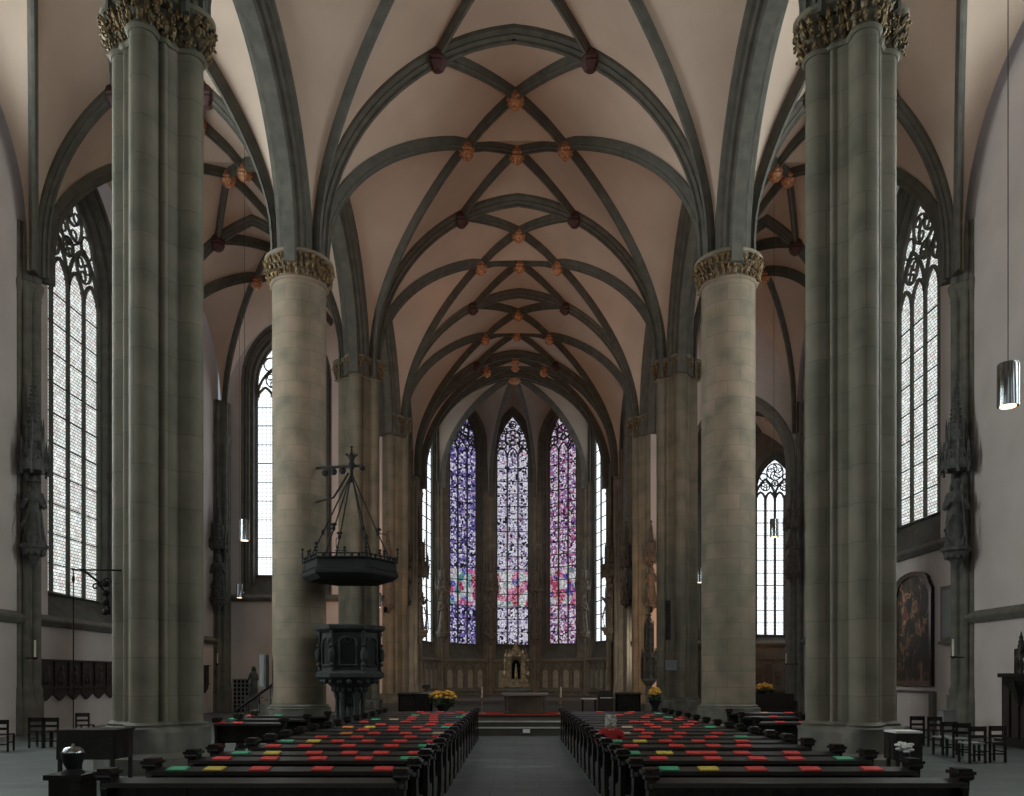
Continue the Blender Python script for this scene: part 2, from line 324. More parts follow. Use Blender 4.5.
def vault_bay(name, A, B, C, D, zr, zL, zR, sideL=None, sideR=None, ring=False, trans=True, zs=ZS, zc=ZC, ce='ceiling', tw=.38, td=.40):
    """A near-left, B near-right, C far-left, D far-right corners in plan; zr ridge, zL/zR side arch apex"""
    A, B, C, D = [Vector(p) for p in (A, B, C, D)]
    def mp(u, v): return (A.lerp(C, v)).lerp(B.lerp(D, v), (u+1)/2)
    tu, lu = .37, .29
    def z_l(u, v): return 0
    # transverse halves at v=0,1
    def tr(sgn, v):
        P = mp(sgn, v); return half(P, mp(0, v), zs, zc, zr-.15)
    def at_frac(pts, p):   # split where nearest to plan p
        k = min(range(len(pts)), key=lambda i: (pts[i].xy-p).length)
        return k
    T = {}
    for v in (0, 1):
        for sg in (-1, 1):
            c = tr(sg, v); c = resample(c, 40); k = at_frac(c, mp(sg*tu, v)); T[sg, v] = (c[:k+1], c[k:])
    Cz = zr
    Cn = {0: Vector((*mp(0, .33), Cz)), 1: Vector((*mp(0, .67), Cz))}
    dg = {}; Ln = {}
    for sg in (-1, 1):
        for v in (0, 1):
            P = mp(sg*.985, abs(v-.03)); Lp = mp(sg*lu, .5); Cp = Cn[1-v].xy
            d1 = (Lp-P).length; d2 = (Cp-Lp).length; Dt = d1+d2; n = 22; pts = [Vector((P.x, P.y, zs))]; k = 0
            for i in range(n+1):
                t = (i/n)**1.5; q = t*Dt
                pl = P.lerp(Lp, q/d1) if q <= d1 else Lp.lerp(Cp, (q-d1)/d2)
                if q <= d1: k = len(pts)
                pts.append(Vector((pl.x, pl.y, zc+arcz(t, Dt, Cz-zc)*.93+.07*(Cz-zc)*t)))
            zL_ = pts[k].z
            if sg not in Ln: Ln[sg] = Vector((Lp.x, Lp.y, zL_+.05))
            a = pts[:k+1]
            if (a[-1].xy-Lp).length > .15: a.append(Ln[sg])
            else: a[-1] = Ln[sg]
            b = [Ln[sg]]+[p for p in pts[k+1:] if (p.xy-Lp).length > .2]; b[-1] = Cn[1-v]
            dg[sg, v] = (a, b)
    def bow(p, q, h=.12, n=8): return [p.lerp(q, i/n)+Vector((0, 0, h*4*(i/n)*(1-i/n))) for i in range(n+1)]
    web = MB(); rib = MB()
    CT = {(sg, v): bow(T[sg, v][0][-1], Cn[v]) for sg in (-1, 1) for v in (0, 1)}
    for sg in (-1, 1):
        # arcade / wall side cell
        side = sideL if sg < 0 else sideR
        if side is None:
            p0, p1 = mp(sg, .055), mp(sg, .945); zz = zL if sg < 0 else zR; mid = mp(sg, .5)
            a = half(p0, mid, zs, zc, zz); b = half(p1, mid, zs, zc, zz); side = a+b[::-1][1:]
        cell(web, side, dg[sg, 0][0]+dg[sg, 1][0][::-1][1:], 34, 7)
        for v in (0, 1):
            cell(web, T[sg, v][0]+CT[sg, v][1:], dg[sg, v][0]+dg[sg, 1-v][1][1:], 34, 6)
    for v in (0, 1):
        cell(web, CT[-1, v]+CT[1, v][::-1][1:], T[-1, v][1]+T[1, v][1][::-1][1:], 20, 4, .05)
    cell(web, dg[-1, 1][1][::-1]+dg[1, 1][1][1:] if False else [Cn[0]]+dg[-1, 1][1][::-1][1:]+[], dg[-1, 0][1][::-1][::-1][::-1] if False else [Cn[0]]+[Cn[0].lerp(Cn[1], .5)], 2, 1, 0) if False else None
    l0 = dg[-1, 1][1][::-1]+dg[-1, 0][1][1:]   # Cn0 -> L(-) -> Cn1
    r0 = dg[1, 1][1][::-1]+dg[1, 0][1][1:]
    cell(web, l0, r0, 16, 8, .06)
    wo = web.build(ce, 'vault', sm=30, scale=S); st(wo)
    if trans:
        full = T[-1, 0][0]+T[-1, 0][1][1:]+(T[1, 0][1][::-1]+T[1, 0][0][::-1])[1:]
        # sweep each half apart so the apex stays crisp
        ha = T[-1, 0][0]+T[-1, 0][1][1:]; hb = T[1, 0][0]+T[1, 0][1][1:]
        rib.sweep(ha, rprof(tw, td)); rib.sweep(hb, rprof(tw, td))
    for sg in (-1, 1):
        for v in (0, 1):
            rib.sweep(dg[sg, v][0], rprof(.25, .32)); rib.sweep(dg[sg, v][1], rprof(.25, .32)); rib.sweep(CT[sg, v], rprof(.25, .32))
    ro = rib.build(trim_name(), 'rib', sm=35, scale=S); st(ro)
    def boss(p, m, r=.26):
        b = MB(); b.lathe([(.02, -.62), (r*.45, -.6), (r*.8, -.5), (r, -.42), (r*.8, -.36), (r*1.05, -.3), (r*.9, -.1), (r*.5, .05)], p, 14, fn=lambda a, z: 1+.12*cos(6*a))
        o = b.build('boss', m, ro, sm=30, scale=S)
    for sg in (-1, 1): boss(Ln[sg], 'boss', .24)
    for v in (0, 1): boss(Cn[v], 'boss', .26)
    if trans:
        for sg in (-1, 1): boss(T[sg, 0][0][-1], 'dark_boss', .27)
    if ring:
        c = (Cn[0]+Cn[1])/2; b = MB(); L = []
        for rr, zz in ((.30, .1), (.30, -.04), (.26, -.08), (.2, -.04), (.19, .1)): L.append([(c.x+cos(2*pi*k/24)*rr, c.y+sin(2*pi*k/24)*rr, c.z+zz) for k in range(24)])
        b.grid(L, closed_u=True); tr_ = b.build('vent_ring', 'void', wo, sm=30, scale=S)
        g = MB(); g.lathe([(.2, .02), (.2, .04)], c, 20)
        for k in range(4): a = k*pi/4; g.box((c.x, c.y, c.z), (.4, .02, .02), a)
        g.build('grille', 'iron', tr_, scale=S)
    return T
# ------------------------------------------------------------------ plan
PY = [-3.4, 5.7, 14.8, 23.9, 32.2, 40.0]
PL = [-6.85, -6.75, -6.62, -6.47, -6.32, -6.2]
PR = [6.05, 6.1, 6.19, 6.34, 6.48, 6.6]
WL, WR = -14.6, 13.4
arcade = {}
for sd, X in (('L', PL), ('R', PR)):
    for i in range(5):
        a = Vector((X[i], PY[i]+.45)); b = Vector((X[i+1], PY[i+1]-.45)); m_ = a.lerp(b, .5)
        h0 = half(a, m_, ZS, 14.0, 18.7); h1 = half(b, m_, ZS, 14.0, 18.7); arcade[sd, i] = h0+h1[::-1][1:]
        mb = MB(); mb.sweep(h0, ARC); mb.sweep(h1, ARC); st(mb.build(trim_name(), 'rib', sm=30, scale=S))
def off(c, dx): return [p+Vector((dx, 0, .03)) for p in c]
for i in range(5):
    vault_bay('nave', (PL[i]+.45, PY[i]), (PR[i]-.45, PY[i]), (PL[i+1]+.45, PY[i+1]), (PR[i+1]-.45, PY[i+1]), 21.2, 18.9, 18.9,
              off(arcade['L', i], .42), off(arcade['R', i], -.42), ring=i in (3, 4) or i == 3)
LY = [-3.4, 5.7, 14.8, 23.9, 31.9, 39.2]
for i in range(5):
    vault_bay('aisle', (WL+.3, LY[i]), (PL[i]-.45, PY[i]), (WL+.3, LY[i+1]), (PL[i+1]-.45, PY[i+1]), 20.3, 19.0, 18.9, None, off(arcade['L', i], -.42), tw=.3, td=.34)
    vault_bay('aisle', (PR[i]+.45, PY[i]), (WR-.3, LY[i]), (PR[i+1]+.45, PY[i+1]), ((WR-.3) if i < 4 else 13.65, LY[i+1]), 20.3, 18.9, 19.0, off(arcade['R', i], .42), None, tw=.3, td=.34)
vault_bay('choir', (-5.9, 40), (6.2, 40), (-6.05, 47.5), (6.05, 47.5), 21.2, 18.5, 18.5)
vault_bay('choir', (-6.05, 47.5), (6.05, 47.5), (-6.1, 50.5), (5.95, 50.5), 21.2, 18.0, 18.0)
# apse
AP = [(-6.25, 50.5), (-5.3, 55.0), (-1.9, 57.6), (1.4, 57.6), (4.95, 55.0), (6.05, 50.5)]
web = MB(); rib = MB(); BO = Vector((-.1, 51.7, 21.2)); azs, azc = 14.6, 15.6
ribc = []
for k, p in enumerate(AP):
    q = Vector(p).lerp(BO.xy, .05); ribc.append(half(q, BO.xy, azs if 0 < k < 5 else ZS, azc if 0 < k < 5 else ZC, BO.z))
    rib.sweep(ribc[-1], rprof(.24, .3))
for k in range(5):
    a = Vector(AP[k]).lerp(Vector(AP[k+1]), .06); b = Vector(AP[k]).lerp(Vector(AP[k+1]), .94); m_ = a.lerp(b, .5)
    zt = 21.15 if k in (1, 2, 3) else 20.6
    h0 = half(a, m_, 15.0, 18.3, zt); h1 = half(b, m_, 15.0, 18.3, zt)
    cell(web, h0+h1[::-1][1:], ribc[k]+ribc[k+1][::-1][1:], 34, 7, .15)
    rib.sweep(h0, rprof(.2, .22)); rib.sweep(h1, rprof(.2, .22))
# closing arch at 50.5
for sg, P in ((-1, (-6.1, 50.5)), (1, (5.95, 50.5))): rib.sweep(half(P, (-.08, 50.5), ZS, ZC, 21.05), rprof(.4, .42))
ta = half((-6.1, 50.5), (-.08, 50.5), ZS, ZC, 21.05)+half((5.95, 50.5), (-.08, 50.5), ZS, ZC, 21.05)[::-1][1:]
cell(web, ta, ribc[0]+ribc[5][::-1][1:], 34, 3, .02)
st(web.build('ceiling', 'vault_shaded', sm=30, scale=S)); ro = st(rib.build(trim_name(), 'rib', sm=30, scale=S))
b = MB(); b.lathe([(.05, -.6), (.3, -.5), (.4, -.35), (.3, 0)], BO, 16, fn=lambda a, z: 1+.1*cos(8*a)); b.build('boss', 'boss', ro, sm=30, scale=S)

# ------------------------------------------------------------------ walls with windows (survey units)
def arch_pts(w_, z0, zsp, za, n=12, c=0):
    R_ = []
    D = w_/2; H = za-zsp
    for i in range(n+1):
        t = (i/n)**1.3; R_.append((c-w_/2+D*t, zsp+arcz(t, D, H) if H >= D*.999 else zsp+H*sqrt(1-(1-t)**2)))
    L_ = [(c-w_/2, z0)]+R_+[(2*c-x, z) for x, z in R_[::-1][1:]]+[(c+w_/2, z0)]
    return L_
win_i = [0]; wall_i = {}
def strokes(mb, pts, w_, y0, y1, closed=False):
    n = len(pts); L = []
    for i in range(n):
        a = pts[(i-1) % n] if closed or i else pts[0]; b = pts[(i+1) % n] if closed or i < n-1 else pts[-1]
        tx, tz = b[0]-a[0], b[1]-a[1]; l = hypot(tx, tz) or 1; nx, nz = -tz/l, tx/l; x, z = pts[i]; h = w_/2
        L.append([(x+nx*h, y0+.04, z+nz*h), (x+nx*h*.45, y0-.03, z+nz*h*.45), (x-nx*h*.45, y0-.03, z-nz*h*.45), (x-nx*h, y0+.04, z-nz*h), (x-nx*h, y1, z-nz*h), (x+nx*h, y1, z+nz*h)])
    if closed: L.append(L[0])
    mb.tubeloop(L, caps=not closed)
def circ(cx, cz, r, n=20, a0=0, a1=2*pi): return [(cx+r*cos(a0+(a1-a0)*i/n), cz+r*sin(a0+(a1-a0)*i/n)) for i in range(n+(0 if abs(a1-a0-2*pi) < .01 else 1))]
def tracery(mb, w_, z0, zt, za, nl, y0, y1, style):
    lw = w_/nl; mw = .15 if nl == 4 else .12; W0 = w_; w_ = W0
    for k in range(1, nl): strokes(mb, [(-w_/2+k*lw, z0), (-w_/2+k*lw, zt+.1)], mw, y0, y1)
    for k in range(nl):
        c = -w_/2+(k+.5)*lw
        strokes(mb, arch_pts(lw, zt-.05, zt, zt+lw*.85, 6, c)[1:-1], mw*.9, y0, y1)
        for sg in (-1, 1): strokes(mb, circ(c+sg*lw*.3, zt+lw*.12, lw*.2, 6, pi/2 if sg > 0 else pi/2, (pi/2+sg*-1.9)), .05, y0+.03, y1)
    H = za-zt
    def foil(cx, cz, r, n, rot=0, wd=.09):
        strokes(mb, circ(cx, cz, r, 22), wd, y0, y1, True)
        for k in range(n):
            a = rot+2*pi*k/n; rr = r*.46
            strokes(mb, circ(cx+cos(a)*r*.56, cz+sin(a)*r*.56, rr*.8, 12), wd*.75, y0+.02, y1, True)
    def blad(cx, cz, r, n, rot=0, wd=.08):
        strokes(mb, circ(cx, cz, r, 22), wd, y0, y1, True)
        for k in range(n):
            a = rot+2*pi*k/n
            p = [(cx+cos(a+1.5*q/8)*r*(q/8), cz+sin(a+1.5*q/8)*r*(q/8)) for q in range(9)]
            strokes(mb, p, wd, y0, y1)
            strokes(mb, circ(cx+cos(a+1.35)*r*.66, cz+sin(a+1.35)*r*.66, r*.2, 10), wd*.6, y0+.02, y1, True)
    if nl == 4:
        h = (za-zt)/1.02
        for sg in (-1, 1):
            strokes(mb, arch_pts(w_/2, zt, zt+.1, zt+h*.52, 8, sg*w_/4)[1:-1], .13, y0, y1)
            foil(sg*w_/4, zt+h*.34, w_*.115, 3, .4, .07); strokes(mb, circ(sg*w_*.30, zt+h*.57, w_*.095, 16), .07, y0, y1, True)
        blad(0, zt+h*.70, w_*.215, 5, .3, .07); foil(0, zt+h*.42, w_*.08, 3, pi/2, .06)
    elif nl == 3:
        foil(0, zt+H*.47, w_*.235, 6, pi/6); foil(0, zt+H*.79, w_*.11, 3, pi/2)
        for sg in (-1, 1): foil(sg*w_*.33, zt+H*.30, w_*.14, 4, pi/4); foil(sg*w_*.27, zt+H*.64, w_*.1, 3, .2)
    else:
        foil(0, zt+H*.55, w_*.25, 4, pi/4)
def win(w_, z0, zt, za, nl=4, gm='g_quarry', depth=.7, spl=.35, sill=.9, bars=1.0, zsp=None, c=0, top=None, bw=.035):
    return dict(w=w_, z0=z0, zt=zt, za=za, nl=nl, gm=gm, depth=depth, spl=spl, sill=sill, bars=bars, zsp=zsp or zt, c=c, bw=bw)
def facet(wname, p0, p1, zb, ztop, wn=None, mat='plaster', frame_mat='rib', label=None):
    """wall from p0 to p1 (room on the right-hand side), windows as a list"""
    p0 = Vector(p0); p1 = Vector(p1); e = (p1-p0).normalized(); Ln_ = (p1-p0).length; nr = Vector((-e.y, e.x)); rz = atan2(e.y, e.x)
    W = MB(); x0 = 0; R_ = MB()
    wn = wn or []; mid = Ln_/2
    def q(a, y, z): return (p0.x+e.x*a+nr.x*y, p0.y+e.y*a+nr.y*y, z)
    def quad(m_, *p):
        b = len(m_.v); m_.v += [q(*r) for r in p]; m_.f.append(tuple(range(b, b+len(p))))
    for k in wn:
        c = mid+k['c']; wo = k['w']+2*k['spl']; dep = k['depth']
        inn = arch_pts(k['w'], k['z0'], k['zsp'], k['za'], 14, c); out_ = arch_pts(wo, k['z0']-k['sill'], k['zsp'], k['za']+k['spl']*1.05, 14, c)
        quad(W, (x0, 0, zb), (c-wo/2, 0, zb), (c-wo/2, 0, ztop), (x0, 0, ztop))
        quad(W, (c-wo/2, 0, zb), (c+wo/2, 0, zb), (c+wo/2, 0, k['z0']-k['sill']), (c-wo/2, 0, k['z0']-k['sill']))
        for (a, za_), (b_, zb_) in zip(out_[1:-1], out_[2:-1]): quad(W, (a, 0, za_), (b_, 0, zb_), (b_, 0, ztop), (a, 0, ztop))
        x0 = c+wo/2
        # stepped, moulded reveal
        rows = []
        steps = [(0, 0), (.12, .06), (.12, .2), (.3, .25), (.36, .2), (.42, .28), (.6, .32), (.62, .55), (.8, .6), (.86, .56), (.92, .66), (1, 1)]
        for s_, d_ in steps:
            rows.append([q(a1+(a2-a1)*s_, dep*d_, z1+(z2-z1)*(s_ if i not in (0, len(inn)-1) else d_ if d_ < 1 else 1)) for i, ((a1, z1), (a2, z2)) in enumerate(zip(out_, inn))])
        R_.grid(rows)
        # sloping sill
        i0, i1 = inn[0], inn[-1]; o0, o1 = out_[0], out_[-1]
        quad(R_, (o0[0], 0, o0[1]), (o1[0], 0, o1[1]), (i1[0], dep, i1[1]), (i0[0], dep, i0[1]))
    quad(W, (x0, 0, zb), (Ln_, 0, zb), (Ln_, 0, ztop), (x0, 0, ztop))
    wobj = st(W.build(wname, mat, scale=S)); tr_ = None
    if wn: tr_ = st(R_.build(trim_name(), frame_mat, sm=30, scale=S))
    for k in wn:
        win_i[0] += 1
        c = mid+k['c']; o_ = q(c, k['depth'], 0); root = st(empty('window_%d' % win_i[0], (o_[0]*S, o_[1]*S, 0), rz))
        g = MB(); pts = arch_pts(k['w'], k['z0'], k['zsp'], k['za'], 14, 0)
        g.cap([(a, .02, z) for a, z in pts]); g.build('glass_pane', k['gm'], root, scale=S)
        f = MB(); strokes(f, pts+[pts[0]], .14, -.1, .06)
        tracery(f, k['w'], k['z0'], k['zt'], k['za'], k['nl'], -.06, .01, 0)
        f.build('tracery', frame_mat, root, scale=S)
        bmb = MB(); z = k['z0']+k['bars']
        while z < k['zt']:
            bmb.box((0, -.01, z), (k['w'], .03, k['bw'])); z += k['bars']
        bmb.build('glazing_bar', 'iron', root, scale=S)
    return wobj
# left aisle wall (walk +y: room on the right)
wl = lambda gm='g_quarry', **k: win(4.0, 4.45, 14.9, 18.6, 4, gm, depth=.75, spl=.4, sill=.95, bars=1.0, zsp=15.4, **k)
facet('wall_left', (WL, -3.4), (WL, 5.7), 0, 21, [wl('g_rear')])
facet('wall_left', (WL, 5.7), (WL, 14.8), 0, 21, [wl('g_rear')])
facet('wall_left', (WL, 14.8), (WL, 23.9), 0, 21, [wl('g_rear2', c=-.6)])
facet('wall_left', (WL, 23.9), (WL, 31.9), 0, 21, [wl(c=-.55)])
facet('wall_left', (WL, 31.9), (WL, 39.2), 0, 21, [win(2.6, 6, 14.5, 18, 3, 'g_clear', zsp=15.5, c=-.6)])  # window hidden by the near pillar, added for its light
# east end of the left aisle
facet('wall_back', (WL, 39.6), (-6.6, 39.6), 0, 21, [win(3.5, 6.8, 15.6, 19.0, 4, 'g_clear', depth=.9, spl=.5, sill=1.1, bars=.95, zsp=16.4, c=-.77+.0)])
# choir walls left -> right
cz = [('wall_left', (-6.3, 39.6), (-6.25, 47.5), []), ('wall_left', (-6.25, 47.5), (-6.25, 50.5), [])]
apw = lambda gm, w_=2.5, depth=1.0, **k: win(w_, 4.07, 17.8, 20.8, 3, gm, depth=depth, spl=.42, sill=1.15, bars=.92, zsp=18.0, bw=.05, **k)
for nm, a, b_, ws in cz: facet(nm, a, b_, 0, 21.5, ws, mat='choir')
facet('wall_left', AP[0], AP[1], 0, 22, [apw('g_clear', 3.3, depth=.35)], mat='choir')
facet('wall_back', AP[1], AP[2], 0, 22, [apw('g_violet', 2.4, .8, c=.32)], mat='choir')
facet('wall_back', AP[2], AP[3], 0, 22, [apw('g_white', 2.35)], mat='choir')
facet('wall_back', AP[3], AP[4], 0, 22, [apw('g_pink', 2.4, .8, c=-.32)], mat='choir')
facet('wall_right', AP[4], AP[5], 0, 22, [apw('g_clear', 3.3, depth=.35)], mat='choir')
facet('wall_right', AP[5], (6.25, 47.5), 0, 21.5, [], mat='choir')
facet('wall_right', (6.25, 47.5), (6.7, 39.4), 0, 21.5, [], mat='choir')
# right aisle wall (walk -y)
wr = lambda gm='g_quarry', **k: win(3.7, 7.15, 14.8, 18.7, 4, gm, depth=.7, spl=.4, sill=1.15, bars=1.0, zsp=15.4, **k)
facet('wall_right', (14.0, 39.2), (WR, 31.1), 0, 21, [win(2.6, 7, 14.5, 18, 3, 'g_clear', zsp=15.5)])  # window hidden by the near right pillar, added for its light
facet('wall_right', (WR, 31.1), (WR, 23.9), 0, 21, [wr(c=-.0)])
facet('wall_right', (WR, 23.9), (WR, 14.8), 0, 21, [wr('g_rear2', c=.6)])
facet('wall_right', (WR, 14.8), (WR, 5.7), 0, 21, [wr('g_rear')])
facet('wall_right', (WR, 5.7), (WR, -3.4), 0, 21, [wr('g_rear')])
facet('wall_front', (WR, -3.4), (WL, -3.4), 0, 22, [win(4, 7, 14, 18, 4, 'g_west', zsp=15, c=-9.5), win(6, 9, 15.5, 19.8, 4, 'g_west', zsp=16, c=0.6), win(4, 7, 14, 18, 4, 'g_west', zsp=15, c=9.8)])
# right aisle east end: arched opening to a chapel
def arch_wall(name, p0, p1, w_, zsp, za, c, ztop):
    p0 = Vector(p0); p1 = Vector(p1); Ln_ = (p1-p0).length; W = MB(); out_ = arch_pts(w_, 0, zsp, za, 14, c); y = p0.y
    def quad(*p):
        b = len(W.v); W.v += [(p0.x+a, y, z) for a, z in p]; W.f.append(tuple(range(b, b+4)))
    quad((0, 0), (c-w_/2, 0), (c-w_/2, ztop), (0, ztop)); quad((c+w_/2, 0), (Ln_, 0), (Ln_, ztop), (c+w_/2, ztop))
    for (a, z), (b_, z2) in zip(out_[1:-1], out_[2:-1]): quad((a, z), (b_, z2), (b_, ztop), (a, ztop))
    st(W.build(name, 'plaster', scale=S))
    R_ = MB(); rows = []
    for s_, d_ in [(0, -.04), (.06, -.04), (.06, .06), (.12, .1), (.14, .2), (.18, .22), (.2, .5), (.2, .9)]:
        o2 = arch_pts(w_-2*s_, 0, zsp, za-s_*1.1, 14, c); rows.append([(p0.x+a, y+d_, z) for a, z in o2])
    R_.grid(rows); st(R_.build(trim_name(), 'stone', sm=30, scale=S))
arch_wall('wall_back', (6.6, 39.2), (14.0, 39.2), 5.2, 12.4, 15.7, 4.5, 21)
facet('wall_left', (7.6, 39.9), (7.6, 45.6), 0, 17, [])
facet('wall_back', (7.6, 45.6), (16.9, 45.6), 0, 17, [win(2.7, 4.1, 11.6, 14.3, 3, 'g_clear', zsp=12.0, depth=.6, c=-3.1, spl=.3, bars=.72), win(2.2, 4.1, 11.9, 14.3, 4, 'g_clear', zsp=12.4, depth=.6, c=2.7, spl=.35, sill=.4, bars=.72)], mat='choir')
facet('wall_right', (16.9, 45.6), (16.9, 40.1), 0, 17, [win(2.4, 4.1, 11.9, 14.3, 3, 'g_clear', zsp=12.4)], mat='choir')
facet('wall_front', (16.9, 40.1), (13.95, 40.1), 0, 17, [])
vault_bay('chapel', (7.6, 40.1), (16.9, 40.1), (7.6, 45.6), (16.9, 45.6), 16.4, 15.2, 15.2, zs=11, zc=11.8)
# floor
mb = MB(); mb.box((0, 27, -.15), (36, 64, .3)); f_ = st(mb.build('floor', 'floor', scale=S))

# ------------------------------------------------------------------ wall shafts (responds), strings
def respond(x, y, dx, dy, z1=ZS, zcap=13.3, big=.34, base=True, mat='stone', ring=True):
    """shaft cluster against a wall; dx,dy = direction into the room"""
    m_ = MB(); sx, sy = -dy, dx; P = lambda a, b: (x+sx*a+dx*b, y+sy*a+dy*b)
    for a, b, r in ((0, big*.75, big*.42), (-big*.75, big*.3, big*.34), (big*.75, big*.3, big*.34), (-big*1.25, 0, big*.24), (big*1.25, 0, big*.24), (0, 0, big*.8)):
        px, py = P(a, b)
        prof = [(r*1.5, 0), (r*1.5, 1.0), (r*1.25, 1.15), (r*1.35, 1.3), (r, 1.45)] if base else [(r, base if base else .0)]
        prof += [(r, zcap-.45)]
        if ring: prof += [(r*1.15, zcap-.4), (r*1.0, zcap-.34), (r*1.5, zcap-.05), (r*1.55, zcap+.05), (r*1.1, zcap+.1)]
        prof += [(r*.95, z1+1.5)]
        m_.lathe(prof, (px, py, 0), 14)
    o = st(m_.build(trim_name(), mat, sm=35, scale=S)); return o
for y in LY[1:5]: respond(WL, y, 1, 0)
for y in (5.7, 14.8, 23.9, 31.1): respond(WR, y, -1, 0)
respond(WL+.25, 39.0, .8, -.6); respond(14.0, 39.1, -.8, -.6, big=.28)
for k, (x, y) in enumerate(AP):
    c = Vector((-.1, 52)); d = (c-Vector((x, y))).normalized(); respond(x, y, d.x, d.y, big=.30, mat='choir', zcap=13.3 if k in (0, 5) else 11.2, z1=ZS if k in (0, 5) else 14.2)
for sg, x in ((1, -6.25), (-1, 6.25)): respond(x, 47.5, sg, 0, big=.36, mat='choir')
for sg, x in ((1, -6.25), (-1, 6.4)): respond(x, 44.2, sg, 0, big=.25, mat='choir', zcap=10.5, z1=14)
def string(p0, p1, z, inw, h=.22, d=.2, mat='stone'):
    m_ = MB(); p0 = Vector((*p0, z)); p1 = Vector((*p1, z)); iw = Vector((*inw, 0)); L = []
    for p in (p0, p1): L.append([p+Vector((0, 0, -h)), p+iw*d*.5+Vector((0, 0, -h)), p+iw*d+Vector((0, 0, -h*.35)), p+iw*d+Vector((0, 0, -.1*h)), p+Vector((0, 0, h*.6))])
    m_.tubeloop(L); return st(m_.build(trim_name(), mat, scale=S))
string((WL, -3.4), (WL, 39.2), 3.5, (1, 0)); string((WR, 31.1), (14.0, 39.2), 3.5, (-1, 0)); string((WR, -3.4), (WR, 23.9), 3.5, (-1, 0))
string((WR, 24.3), (WR, 30.8), 5.95, (-1, 0))
string((WL, 39.6), (-6.6, 39.6), 5.65, (0, -1), d=.3)
string((7.6, 45.6), (16.9, 45.6), 3.65, (0, -1), mat='choir')
# apse dado: sloped ledge and blind arcade
for k in range(5):
    a, b_ = Vector(AP[k]), Vector(AP[k+1]); e = (b_-a).normalized(); inn = Vector((e.y, -e.x)); string(a, b_, 2.9, inn, h=.2, d=.22, mat='choir')
    m_ = MB(); dp = MB(); L_ = (b_-a).length; nA = 4 if k != 2 else 3; wA = (L_-.9)/nA
    for j in range(nA):
        c = .45+wA*(j+.5)
        def q(pp): return [(a.x+e.x*s_+inn.x*.05, a.y+e.y*s_+inn.y*.05, z) for s_, z in pp]
        pts = arch_pts(wA*.92, .9, 2.1, 2.1+wA*.7, 6, c)
        m_.tube(q(pts), .07, 6); m_.tube(q(arch_pts(wA*.62, .9, 1.95, 1.95+wA*.42, 6, c)), .035, 6)
        m_.tube(q(circ(c, 2.1+wA*.25, .11, 8)), .03, 5); m_.tube(q(circ(c+wA/2, 2.62, .12, 8)), .035, 5)
        dp.cap([(a.x+e.x*s_+inn.x*.03, a.y+e.y*s_+inn.y*.03, z) for s_, z in arch_pts(wA*.6, .95, 1.95, 1.95+wA*.4, 6, c)])
    m_.box((*(a.lerp(b_, .5)+inn*.12), .75), (L_*.95, .25, .12), atan2(e.y, e.x))
    m_.box((*(a.lerp(b_, .5)+inn*.25), .25), (L_*.95, .5, .5), atan2(e.y, e.x))
    st(m_.build(trim_name(), 'stone', scale=S)); st(dp.build(trim_name(), 'dado', scale=S))

